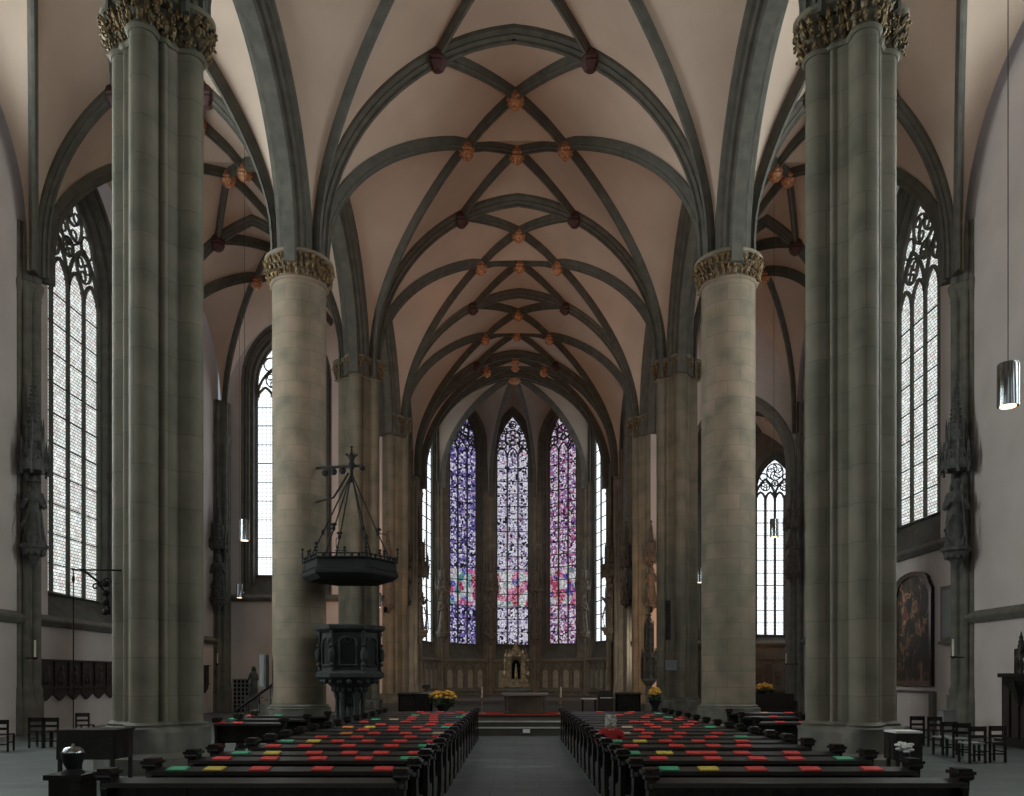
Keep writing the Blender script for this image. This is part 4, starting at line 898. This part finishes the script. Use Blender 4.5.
# tabernacle shrine
root = empty('tabernacle_shrine', (0, 35.5, .5)); tag(root, 'gilded carved shrine with dark arched niche behind the altar', 'shrine'); d_ = 35.5/800
m_ = MB(); m_.box((0, 0, .5), (.9, .7, 1.0)); m_.box((0, 0, .95), (1.1, .8, .12)); m_.build('pedestal', 'stone', root)
m_ = MB(); m_.box((0, 0, 1.12), (1.25, .7, .12)); m_.box((0, 0, 1.28), (1.05, .6, .2)); 
for s_ in (-1, 1):
    m_.box((s_*.32, 0, 1.85), (.2, .45, .95)); m_.lathe([(.1, 1.4), (.07, 1.45), (.07, 2.0), (.11, 2.1)], (s_*.45, -.1, 0), 10); m_.ball((s_*.48, -.1, 2.2), (.09, .09, .14), 8, 6); m_.ball((s_*.48, -.1, 1.62), (.12, .1, .2), 8, 6)
m_.box((0, .15, 1.85), (.5, .15, .95)); m_.box((0, 0, 2.35), (.9, .5, .12)); gd = m_.build('gilded_frame', 'gold', root)
m_ = MB(); m_.cap([(x, .06, z) for x, z in arch_pts(.36, 1.42, 2.05, 2.25, 8)][::-1]); m_.build('niche', 'void', gd)  # flat sheet, blackened to paint the shade inside the arched opening
m_ = MB(); m_.lathe([(.09, 1.42), (.08, 1.7), (.05, 1.8), (.07, 1.9), (.03, 1.95), (.05, 2.02), (.01, 2.1)], (0, -.08, 0), 10); m_.build('figurine', 'gold', root, sm=50)
m_ = MB(); m_.tubeloop([hexr(*q, 8, pi/8) for q in [(.48, 2.4), (.42, 2.55), (.2, 2.7), (.22, 2.76), (.1, 2.85), (.03, 3.0)]])
for k in range(8): a = k*pi/4; m_.tube([(cos(a)*.48, sin(a)*.3, 2.4), (cos(a)*.4, sin(a)*.25, 2.75)], [.05, .01], 5)
m_.build('crown', 'gold', root)
# bouquets
def bouquet(px, py, d, zf, label, r=.45, pot=True):
    p = PX(px, py, d); root = empty('flower_bouquet', (p.x, p.y, zf)); tag(root, label, 'flowers', 'yellow bouquets'); h = p.z-zf; rg = random.Random(px)
    m_ = MB(); m_.lathe([(.17, 0), (.2, .02), (.13, .15), (.15, max(.3, h-.55)), (.26, h-.3), (.27, h-.22), (.2, h-.22)], n=16); m_.build('vase', 'iron', root, sm=40)
    m_ = MB()
    for k in range(46): a = rg.uniform(0, 6.28); q = rg.uniform(.2, 1)*r; m_.ball((cos(a)*q, sin(a)*q, h-.15+rg.uniform(-.12, .15)), (.1, .06, .04), 6, 4)
    m_.build('leaves', 'leaf', root)
    m_ = MB()
    for k in range(60): a = rg.uniform(0, 6.28); q = sqrt(rg.random())*r; m_.ball((cos(a)*q, sin(a)*q, h+.02+sqrt(max(0, 1-(q/r)**2))*.26+rg.uniform(-.07, .05)), (.075, .075, .045), 7, 4)
    m_.build('blossoms', 'petal', root)
bouquet(443, 699, 29.5, .45, 'large yellow bouquet in a dark vase left of the altar', .5)
bouquet(765, 690, 38.0, 0, 'yellow bouquet below the right chapel window', .42)
bouquet(655, 695, 33.5, .5, 'small yellow bouquet by the right choir pillar', .22)
# stands, screens
def boxthing(name, p, parts, label, cat, rz=0, group=None):
    root = empty(name, p, rz); tag(root, label, cat, group)
    for nm, mt, bx in parts:
        m_ = MB()
        for b_ in bx: m_.box(*b_)
        m_.build(nm, mt, root)
    return root
def P_(px, d, z=0): return ((px-516)*d/800, d, z)
boxthing('choir_bench', P_(416, 31, .5), [('panel_front', 'wood', [((0, -.2, .42), (1.3, .05, .84)), ((-.62, 0, .42), (.05, .45, .84)), ((.62, 0, .42), (.05, .45, .84))]), ('desk_top', 'wood', [((0, -.15, .86), (1.36, .3, .04), 0, .2)]), ('seat', 'wood', [((0, .1, .42), (1.2, .3, .04))])], 'low black choir desk left of the yellow bouquet', 'bench')
boxthing('choir_bench', P_(627.5, 31, .5), [('panel_front', 'wood', [((0, -.2, .42), (.95, .05, .84)), ((-.45, 0, .42), (.05, .45, .84)), ((.45, 0, .42), (.05, .45, .84))]), ('desk_top', 'wood', [((0, -.15, .86), (1.0, .3, .04), 0, .2)]), ('seat', 'wood', [((0, .1, .42), (.85, .3, .04))])], 'black choir desk right of the altar, nearest the right pillars', 'bench')
boxthing('organ_console', P_(605.5, 34, .5), [('cabinet', 'wood2', [((0, 0, .4), (.62, .5, .8)), ((0, .1, .85), (.58, .3, .12))]), ('keyboard', 'white', [((0, -.27, .62), (.5, .1, .03))])], 'small dark console between the white topped table and black desk', 'console')
boxthing('side_table', P_(589, 32.5, .5), [('table_top', 'white', [((0, 0, .62), (.62, .45, .04))])]+[('leg', 'iron', [((sx*.26, sy*.17, .3), (.04, .04, .6))]) for sx in (-1, 1) for sy in (-1, 1)], 'small white topped table right of the altar', 'table')
boxthing('lectern', P_(426, 29.2, .45), [('base_plate', 'iron', [((0, 0, .02), (.3, .3, .03))]), ('pole', 'iron', [((0, 0, .6), (.035, .035, 1.2))]), ('desk', 'iron', [((0, 0, 1.2), (.3, .22, .02), 0, .5)])], 'slim black stand before the left choir desk', 'stand')
boxthing('notice_card', P_(526.5, 27.17, .165), [('sheet', 'white', [((0, 0, 0), (.24, .012, .13))])], 'white notice card on the lowest altar step', 'card')
# sacrament tower on the right
root = empty('sacrament_tower', P_(649, 35.5, .5)); tag(root, 'slender carved stone tower lit warm beside the right pillar', 'tower'); m_ = MB()
m_.tubeloop([hexr(*q, 8, 0) for q in [(.3, 0), (.3, .3), (.16, .4), (.14, 1.1), (.34, 1.35), (.36, 1.45)]]); m_.build('foot', 'choir', root)
m_ = MB(); m_.tubeloop([hexr(*q, 8, 0) for q in [(.3, 1.45), (.28, 1.5), (.28, 2.3), (.36, 2.36), (.34, 2.45), (.2, 2.6)]])
for k in range(8): a = k*pi/4; m_.tube([(cos(a)*.33, sin(a)*.33, 1.45), (cos(a)*.33, sin(a)*.33, 2.5), (cos(a)*.33, sin(a)*.33, 2.8)], [.045, .045, .01], 6)
m_.build('shrine', 'statue', root)
m_ = MB(); m_.tubeloop([hexr(*q, 8, 0) for q in [(.18, 2.5), (.17, 3.6), (.22, 3.66), (.1, 3.8), (.02, 5.0)]])
for k in range(8):
    a = k*pi/4; m_.tube([(cos(a)*.2, sin(a)*.2, 2.5), (cos(a)*.2, sin(a)*.2, 3.7), (cos(a)*.2, sin(a)*.2, 4.0)], [.03, .03, .01], 5)
    for j in range(5): rr = .12*(1-j/6); m_.ball((cos(a)*rr, sin(a)*rr, 3.85+j*.2), .04, 5, 4)
m_.build('spire', 'statue', root)
# ---- person
root = empty('person', (1.69, 14.25, .12)); root.scale = (.88, .88, .88); tag(root, 'grey haired person in red, seated in a pew right of the aisle', 'person')
def skin_body(name, pts, edges, radii, mat, parent, rootv=0, lv=2):
    me = bpy.data.meshes.new(name); me.from_pydata(pts, edges, []); me.materials.append(M[mat]); o = bpy.data.objects.new(name, me); COL.objects.link(o); o.parent = parent
    o.modifiers.new('Skin', 'SKIN'); bpy.context.view_layer.objects.active = o
    if not me.skin_vertices: me.attributes.new  # layer made by the modifier below
    for i, r in enumerate(radii): me.skin_vertices[0].data[i].radius = r if isinstance(r, tuple) else (r, r)
    me.skin_vertices[0].data[rootv].use_root = True
    sb = o.modifiers.new('Sub', 'SUBSURF'); sb.levels = lv; sb.render_levels = lv
    for p in me.polygons: p.use_smooth = True
    return o
bp = [(0, 0, .55), (0, .02, .75), (0, .03, .95), (0, .02, 1.06), (0, .03, 1.11), (0, .05, 1.17), (0, .05, 1.26),
      (.19, .02, 1.02), (.25, .06, .8), (.14, .26, .7), (.10, .32, .70), (-.19, .02, 1.02), (-.25, .06, .8), (-.14, .26, .7), (-.10, .32, .70),
      (.1, .05, .54), (.12, .42, .54), (.12, .44, .12), (.12, .54, .06), (-.1, .05, .54), (-.12, .42, .54), (-.12, .44, .12), (-.12, .54, .06)]
be = [(0, 1), (1, 2), (2, 3), (3, 4), (4, 5), (5, 6), (3, 7), (7, 8), (8, 9), (9, 10), (3, 11), (11, 12), (12, 13), (13, 14), (0, 15), (15, 16), (16, 17), (17, 18), (0, 19), (19, 20), (20, 21), (21, 22)]
br = [(.16, .12), (.14, .1), (.15, .1), (.12, .09), .055, .085, .08, .065, .05, .038, .03, .065, .05, .038, .03, .09, .065, .045, .035, .09, .065, .045, .035]
try:
    skin_body('body', bp, be, br, 'skin', root)
    jp = bp[:4]+[(0, .025, 1.1)]+bp[7:10]+bp[11:14]; je = [(0, 1), (1, 2), (2, 3), (3, 4), (3, 5), (5, 6), (6, 7), (3, 8), (8, 9), (9, 10)]
    skin_body('jacket', jp, je, [(.19, .15), (.175, .13), (.185, .13), (.15, .115), (.085, .08), .09, .075, .055, .09, .075, .055], 'jacket', root)
    tp = [bp[0]]+bp[15:18]+bp[19:22]; skin_body('trousers', tp, [(0, 1), (1, 2), (2, 3), (0, 4), (4, 5), (5, 6)], [(.18, .14), .11, .085, .065, .11, .085, .065], 'trouser', root)
except Exception as ex: print('skin', ex)
m_ = MB(); m_.ball((0, .035, 1.25), (.115, .12, .125), 16, 10); m_.ball((0, -.01, 1.18), (.10, .07, .09), 12, 8)
for k in range(30): a = k*2.4; m_.ball((cos(a)*.09, .03+sin(a)*.1, 1.25+.1*sin(k*1.7)), .035, 6, 4)
m_.ball((0, .03, 1.2), .09, 8, 6); m_.build('hair', 'hair', root, sm=60)
m_ = MB(); m_.ball((0, .155, 1.2), (.015, .02, .022), 8, 5)
for s_ in (-1, 1): m_.ball((s_*.1, .055, 1.2), (.015, .03, .035), 8, 5)
m_.build('face', 'skin', root, sm=60)
# ---- chairs
def chair(px, d, rz, label, seatm='wood'):
    root = empty('wooden_chair', P_(px, d), rz); tag(root, label, 'chair', 'dark chairs along the side walls')
    m_ = MB(); m_.box((0, 0, .46), (.42, .42, .035)); m_.build('seat', seatm, root)
    for sx in (-1, 1):
        m_ = MB(); m_.box((sx*.19, -.19, .43), (.045, .045, .86)); m_.build('leg', 'wood', root)
        m_ = MB(); m_.box((sx*.19, .19, .22), (.045, .045, .44)); m_.build('leg', 'wood', root)
    m_ = MB(); m_.box((0, -.2, .8), (.4, .025, .12)); m_.box((0, -.2, .62), (.4, .02, .07)); m_.build('backrest', 'wood', root)
    m_ = MB(); m_.box((0, -.19, .2), (.36, .025, .035)); m_.box((-.19, 0, .25), (.025, .36, .03)); m_.box((.19, 0, .25), (.025, .36, .03)); m_.build('stretcher', 'wood', root)
chair(40, 22.7, .0, 'dark chair under the carved panel, left one of the nearer pair'); chair(55, 22.7, 0, 'dark chair under the carved panel, right one of the nearer pair')
chair(85, 25.6, .1, 'dark chair behind the hanging rod, before the white wall')
chair(3, 21.5, .2, 'dark chair cut off at the picture edge, left wall'); 
chair(914, 23.5, .0, 'dark chair beside the right pillar, before the niche'); chair(931, 23.2, .05, 'dark chair before the niche, second from the right pillar')
chair(945, 20.6, .1, 'dark chair with pale seat under the small grey box', 'lightgrey'); chair(958, 20.0, -.1, 'dark chair before the right wall shaft', 'lightgrey')
chair(972, 18.7, .1, 'dark chair nearest the carved cabinet, left of its pair', 'lightgrey'); chair(992, 18.9, .1, 'dark chair nearest the carved cabinet, right of its pair')
# ---- tables by the near pillars
def table(p, w_, d2, h, label, cloth=None):
    root = empty('table', p); tag(root, label, 'table'); m_ = MB(); m_.box((0, 0, h-.02), (w_, d2, .04)); m_.build('table_top', 'white' if cloth is True else 'wood', root)
    if cloth:
        m_ = MB(); n = 48; L = []
        for z, g in ((h-.04, 0), (h-.3, .01), (h-.55, .03)):
            r_ = []
            for k in range(n):
                a = 2*pi*k/n; q = max(abs(cos(a))/(w_/2), abs(sin(a))/(d2/2)); r_.append((cos(a)/q*(1+g*sin(9*a)), sin(a)/q*(1+g*cos(7*a)), z))
            L.append(r_)
        m_.grid(L, closed_u=True); m_.build('cloth_skirt', 'wood', root)
    for sx in (-1, 1):
        for sy in (-1, 1): m_ = MB(); m_.box((sx*(w_/2-.06), sy*(d2/2-.06), h/2-.02), (.06, .06, h-.04)); m_.build('leg', 'wood', root)
table(P_(96, 15.2), 1.1, .8, 1.02, 'dark draped table left of the nearest left pillar', 'wood'); table(P_(903, 15.3), .5, .5, .98, 'table with white top and dark skirt beside the right pillar', True)
root = empty('flower_vase', P_(905, 13.6)); tag(root, 'small white flower arrangement on thin stand by the rear right pew', 'vase'); m_ = MB(); m_.lathe([(.1, 0), (.03, .05), (.03, .55), (.09, .6), (.07, .75), (.03, .75)], n=12); m_.build('vase', 'iron', root, sm=40)
m_ = MB(); rg = random.Random(2)
for k in range(22): m_.ball((rg.uniform(-.13, .13), rg.uniform(-.1, .1), .76+rg.uniform(-.03, .12)), (.05, .05, .025), 6, 4)
m_.build('blossoms', 'white', root)
# holy water stand, front left
root = empty('water_stoup', P_(73, 9.25)); tag(root, 'dark pedestal stoup with shiny metal lid behind the rearmost left pew', 'stoup')
m_ = MB(); m_.box((0, 0, .42), (.36, .36, .84)); m_.box((0, 0, .86), (.44, .44, .06)); m_.box((0, 0, .05), (.44, .44, .1)); m_.build('pedestal', 'wood', root)
m_ = MB(); m_.lathe([(.14, .88), (.12, .91), (.07, .94), (.10, 1.0), (.125, 1.08), (.13, 1.13)], n=18); m_.build('bowl', 'iron', root, sm=40)
m_ = MB(); m_.lathe([(.12, 1.13), (.11, 1.16), (.07, 1.19), (.02, 1.2), (.015, 1.23)], n=18); m_.build('lid', 'chrome', root, sm=40)
# iron bracket with rod
root = empty('wrought_iron_bracket', P_(112, 17.0, 4.28)); tag(root, 'wrought iron bracket with long hanging rod on nearest left pillar', 'bracket')
m_ = MB(); m_.tube([(.15, .1, 0), (-.85, 0, 0)], .02, 6); m_.build('arm', 'iron', root)
m_ = MB()
for c_, r_ in ((-.12, .1), (-.35, .08), (-.22, .07)): m_.tube([(c_+cos(t*.6)*r_*(1-t*.06), 0, -.22+c_*.4+sin(t*.6)*r_*(1-t*.06)) for t in range(12)], .018, 5)
m_.tube([(-.62, 0, 0), (-.3, 0, -.25), (-.12, 0, -.55), (-.05, 0, -.95)], .025, 6)
for z in (-.3, -.5, -.7, -.9): m_.ball((-.14, 0, z), (.09, .05, .07), 7, 5)
m_.build('scrollwork', 'iron', root, sm=60)
m_ = MB(); m_.tube([(-.82, 0, 0), (-.82, 0, -3.45)], .013, 5); m_.ball((-.82, 0, -.2), (.035, .035, .08), 6, 5); m_.build('rod', 'iron', root)
# dark carved relief on left wall
def relief(y0, y1, n, label):
    root = empty('carved_relief_panel', (WL*S+.02, y0, 0)); tag(root, label, 'panel'); w_ = (y1-y0)/n
    m_ = MB(); m_.box((.06, (y1-y0)/2, 2.1), (.12, y1-y0, 1.0)); m_.box((.1, (y1-y0)/2, 2.62), (.2, y1-y0, .06)); m_.box((.09, (y1-y0)/2, 1.6), (.18, y1-y0, .07)); m_.build('board', 'wood2', root)
    for k in range(n):
        c = w_*(k+.5); f = MB()
        f.box((.14, c-w_/2, 2.1), (.06, .07, 1.0)); f.ball((.13, c, 2.3), (.05, .11, .13), 8, 5); f.ball((.13, c, 2.0), (.06, .2, .28), 8, 6); f.ball((.13, c-.15, 1.85), (.05, .1, .12), 7, 5); f.build('relief_figure', 'wood2', root, sm=60)
        g = MB(); pr = [(c-w_/2+.02, 1.56), (c-w_/2+.02, 1.36), (c-w_*.3, 1.28), (c, 1.12), (c+w_*.3, 1.28), (c+w_/2-.02, 1.36), (c+w_/2-.02, 1.56)]
        b = 0; g.v = [(.0, y, z) for y, z in pr]+[(.1, y, z) for y, z in pr]; q = len(pr); g.f = [tuple(range(q)), tuple(range(q, 2*q))[::-1]]+[(i, (i+1) % q, q+(i+1) % q, q+i) for i in range(q)]; g.build('pendant', 'wood2', root)
relief(28.6, 37.0, 9, 'long dark carved relief with pointed pendants on left wall'); relief(40.8, 44.4, 4, 'dark carved relief behind the nearest left pillar, farther one')
# altarpiece painting on right wall
y0, y1 = 30.1, 33.2; root = empty('altarpiece_painting', (WR*S-.02, (y0+y1)/2, 2.0), -pi/2); tag(root, 'dark arched oil painting in black frame on the right wall', 'painting')
W_ = y1-y0
def shoulder(w_, z0, z1): return [(-w_/2, z0), (-w_/2, z1-.75)]+[(-w_/2+.12, z1-.62), (-w_/2+.2, z1-.5)]+[(cos(pi-pi*k/10)*(w_/2-.25), z1-.45+sin(pi*k/10)*.45) for k in range(11)]+[(w_/2-.2, z1-.5), (w_/2-.12, z1-.62), (w_/2, z1-.75), (w_/2, z0)]
o_ = shoulder(W_, -.35, 4.15); i_ = shoulder(W_-.4, -.15, 3.97)
m_ = MB(); L = [[(x, 0, z) for x, z in o_], [(x, -.14, z) for x, z in o_], [(x*.97, -.16, z) for x, z in o_]][:2]+[[(x, -.12, z) for x, z in i_], [(x, -.05, z) for x, z in i_]]; m_.grid(L, closed_u=True); m_.build('frame', 'wood', root)
m_ = MB(); m_.cap([(x, -.06, z) for x, z in i_]); m_.build('canvas', 'paint', root)
boxthing('wall_niche', (WR*S-.03, 31.6, 0), [('frame', 'stone', [((0, 0, 1.42), (.14, 2.9, .1)), ((0, 1.5, .7), (.14, .15, 1.5)), ((0, -1.45, .7), (.2, .35, 1.5))]), ('back_panel', 'plaster', [((.0, 0, .7), (.04, 2.8, 1.35))])], 'walled up doorway with pale slab below the painting', 'niche')
boxthing('stone_epitaph', (WR*S-.12, 28.9, 4.3), [('slab', 'stone', [((0, 0, 0), (.16, .9, 2.0))]), ('inset', 'grey', [((-.085, 0, 0), (.02, .65, 1.7))]), ('ledge', 'stone', [((-.03, 0, -1.05), (.25, 1.0, .1))])], 'grey framed stone slab on right wall beside the saint', 'slab')
boxthing('wall_plaque', (WR*S-.06, 28.9, 1.1), [('plate', 'grey', [((0, 0, 0), (.05, .45, .42))]), ('rim', 'stone', [((.01, 0, 0), (.04, .52, .49))])], 'small square grey plaque low on the right wall', 'plaque')
boxthing('box_stand', P_(947.5, 26.5), [('cabinet', 'lightgrey', [((0, 0, .45), (.42, .3, .85))]), ('lid', 'grey', [((0, 0, .89), (.46, .34, .03))])], 'small pale box standing behind the chairs at right wall', 'box')
# wall candle brackets
def bracket(px, py, d, sx, label):
    p = PX(px, py, d); root = empty('candle_bracket', p); tag(root, label, 'candle bracket', 'candles on wall shafts'); m_ = MB(); m_.tube([(sx*.7, .6, 0), (0, 0, 0)], .025, 6); m_.lathe([(.02, -.06), (.09, 0), (.09, .03), (.03, .03)], n=12); m_.build('arm', 'iron', root)
    m_ = MB(); m_.lathe([(.035, .03), (.033, .6), (.005, .61)], n=10); m_.build('candle', 'wax', root, sm=40)
bracket(35, 658, 27.2, -1, 'white candle on iron arm, left wall shaft'); bracket(953, 657, 27.0, 1, 'white candle on iron arm, right wall shaft beside painting')
bracket(217.5, 664, 45.2, -.3, 'white candle on the far left corner shaft'); bracket(786, 664, 45.3, 1.4, 'white candle on iron arm near right chapel relief')
# carved dark cabinet right edge
root = empty('carved_confessional', (14.85, 22.9, 0)); tag(root, 'tall black carved wooden shrine cut off at the right edge', 'shrine')
m_ = MB(); m_.box((.05, 0, 1.0), (1.2, 1.3, 2.0)); m_.box((.05, 0, 2.05), (1.35, 1.5, .12)); m_.box((0, 0, .1), (1.45, 1.5, .2)); m_.build('body', 'wood', root)
for (x, y, h) in ((-.45, -.1, 3.3), (.0, -.3, 3.85), (.45, .2, 4.0)):
    m_ = MB(); m_.tube([(x, y, 2.1), (x, y, h-.8), (x, y, h-.75), (x, y, h)], [.12, .11, .15, .01], 8)
    for j in range(5):
        for k in range(4): a = k*pi/2; q = .11-.02*j; m_.ball((x+cos(a)*q, y+sin(a)*q, h-.65+j*.12), .035, 5, 4)
    m_.build('pinnacle', 'wood', root, sm=40)
m_ = MB(); m_.box((.15, 0, 2.45), (.8, 1.1, .75)); m_.build('upper_tier', 'wood', root)
m_ = MB(); m_.lathe([(.25, 2.1), (.22, 2.3), (.27, 2.5), (.2, 2.65), (.08, 2.7), (.13, 2.78), (.12, 2.92), (.03, 2.98)], (-.45, -.45, 0), 12); m_.build('bust', 'wood', root, sm=50)
m_ = MB(); m_.lathe([(.04, 1.2), (.1, 1.35), (.16, 1.55), (.28, 1.75), (.3, 1.9)], (-.62, -.3, 0), 10, fn=lambda a, z: 1+.15*cos(5*a)); m_.build('corbel', 'wood', root, sm=50)
for k in range(3): m_ = MB(); m_.box((-.57, -.45+.42*k, 1.0), (.04, .3, 1.5)); m_.build('panel', 'wood2', root)
# lattice, statue on pedestal (left aisle end)
root = empty('lattice_panel', P_(241, 40.5)); tag(root, 'white lattice grid panel standing against the far left wall', 'panel'); m_ = MB()
for k in range(5): m_.box((-.4+.2*k, 0, .95), (.05, .04, 1.9))
for k in range(9): m_.box((0, 0, .2+.21*k), (.85, .045, .05))
m_.build('lattice', 'lightgrey', root); m_ = MB(); m_.box((0, .06, 1.05), (.82, .03, 1.66)); m_.build('back_board', 'void', root)  # near-black sheet behind the bars fills the lattice holes
pp = P_(253.5, 39.3); boxthing('statue_pedestal', pp, [('plinth', 'stone', [((0, 0, .15), (.7, .7, .3))]), ('block', 'stone', [((0, 0, .6), (.5, .5, .7))]), ('slab', 'stone', [((0, 0, .98), (.75, .7, .08))])], 'stone pedestal beside the white lattice', 'pedestal')
statue(Vector((pp[0], pp[1], 1.02)), 1.5, -pi/2, 'dark saint statue on the pedestal beside the lattice', 'statue_grey', staff=False, seed=21)
# boxes on the pillars
px_ = PL[3]*S; boxthing('loudspeaker', (px_-1.1, PY[3]*S-.45, 2.2), [('cabinet', 'grey', [((0, 0, 0), (.22, .4, 1.15))]), ('grille', 'lightgrey', [((-.02, -.21, 0), (.17, .01, 1.05))])], 'grey box speaker on the left side of the pulpit pillar', 'speaker')
boxthing('column_speaker', P_(668, 36.7, 4.6), [('cabinet', 'iron', [((0, 0, 0), (.2, .2, 1.8))]), ('grille', 'wood', [((0, -.105, 0), (.16, .01, 1.7))])], 'tall black column speaker on the slim right pillar', 'speaker')
boxthing('notice_board', P_(671, 36.8, 2.55), [('board', 'grey', [((0, 0, 0), (.58, .05, .5))]), ('rim', 'iron', [((0, .01, 0), (.62, .04, .54))])], 'blank grey square board on the slim right pillar', 'board')
# right chapel end: relief slab, dark bench
boxthing('relief_slab', P_(776, 51.8, 2.1), [('slab', 'choir', [((0, 0, 0), (3.6, .15, 2.0))]), ('frame', 'statue', [((0, -.08, 1.0), (3.7, .12, .12)), ((0, -.08, -1.0), (3.7, .12, .12)), ((-1.8, -.08, 0), (.12, .12, 2)), ((1.8, -.08, 0), (.12, .12, 2))])]+[('relief_figure', 'statue', [((x, -.1, z), (.35, .1, h_), 0)]) for x, z, h_ in ((-1.2, -.1, 1.1), (-.5, .1, 1.3), (.1, -.2, .9), (.7, .05, 1.2), (1.25, -.15, 1.0))], 'pale stone relief below the right chapel window', 'relief')
boxthing('dark_bench', P_(775, 37.2), [('seat', 'wood2', [((0, 0, .45), (1.9, .4, .05))]), ('back_board', 'wood2', [((0, .2, .75), (1.9, .05, .95))]), ('side_panel', 'wood2', [((-.95, 0, .45), (.05, .45, .9)), ((.95, 0, .45), (.05, .45, .9))])], 'dark reddish bench under the right chapel bouquet', 'bench')
# ---- unseen spotlights: warm choir and chapel lamps, others added to brighten dado, nave vault
def spot(p, tgt, e, label, sz=1.5, col=(1, .62, .35)):
    root = empty('spotlight', p); tag(root, label, 'spotlight'); m_ = MB(); m_.lathe([(.09, -.12), (.09, .12), (.06, .16)], n=12); m_.build('housing', 'iron', root, sm=30)
    l = bpy.data.lights.new('spot_light', 'SPOT'); l.energy = e; l.color = col; l.spot_size = sz; l.spot_blend = .8; l.shadow_soft_size = .15
    lo = bpy.data.objects.new('spot_light', l); COL.objects.link(lo); v = Vector(tgt)-Vector(p); lo.rotation_euler = v.to_track_quat('-Z', 'Y').to_euler(); lo.location = Vector(p)+v.normalized()*.25

for p, tgt, e, lb, c_ in [((PR[4]*S+.1, PY[4]*S+1.3, 4.2), (7.4, 49, 4.0), 1100, 'small black spotlight on the back of the slim right pillar', (1, .5, .22)),
                      ((-6.6, 48.3, 4.0), (1, 67, 2.5), 1100, 'added spotlight behind the farthest left pillar, brightening the apse dado', (1, .86, .68)),
                      ((7.0, 48.3, 4.0), (-1, 67, 2.5), 1100, 'added spotlight behind the farthest right pillar, brightening the apse dado', (1, .86, .68)),
                      ((PL[4]*S-.1, PY[4]*S+1.3, 4.2), (-7.4, 49, 6.0), 650, 'small black spotlight on the back of the slim left pillar', (1, .55, .3)),
                      ((PR[4]*S-1.2, PY[4]*S+.4, 5.2), (1, 58, 27), 900, 'small black spotlight aimed at the vault, right', (1, .6, .38)),
                      ((PL[4]*S+1.2, PY[4]*S+.4, 5.2), (-1, 58, 27), 900, 'small black spotlight aimed at the vault, left', (1, .6, .38)),
                      ((PR[3]*S, PY[3]*S+1.2, 5.2), (0, 42, 26), 900, 'added spotlight behind the round right pillar, brightening the vault', (1, .6, .4)),
                      ((PL[3]*S, PY[3]*S+1.2, 5.2), (0, 42, 26), 900, 'added spotlight behind the round left pillar, brightening the vault', (1, .6, .4)),
                      ((PR[2]*S+.1, PY[2]*S+1.3, 5.2), (3, 30, 26), 700, 'added spotlight behind the nearest right pillar, brightening the vault', (1, .65, .45)),
                      ((PL[2]*S-.1, PY[2]*S+1.3, 5.2), (-3, 30, 26), 700, 'added spotlight behind the nearest left pillar, brightening the vault', (1, .65, .45)),
                      ((11.5, 47.2, 4.0), (14, 52, 9), 300, 'small black spotlight inside the right chapel arch', (1, .5, .25))]:
    if e: spot(p, tgt, e, lb, 1.9, c_)
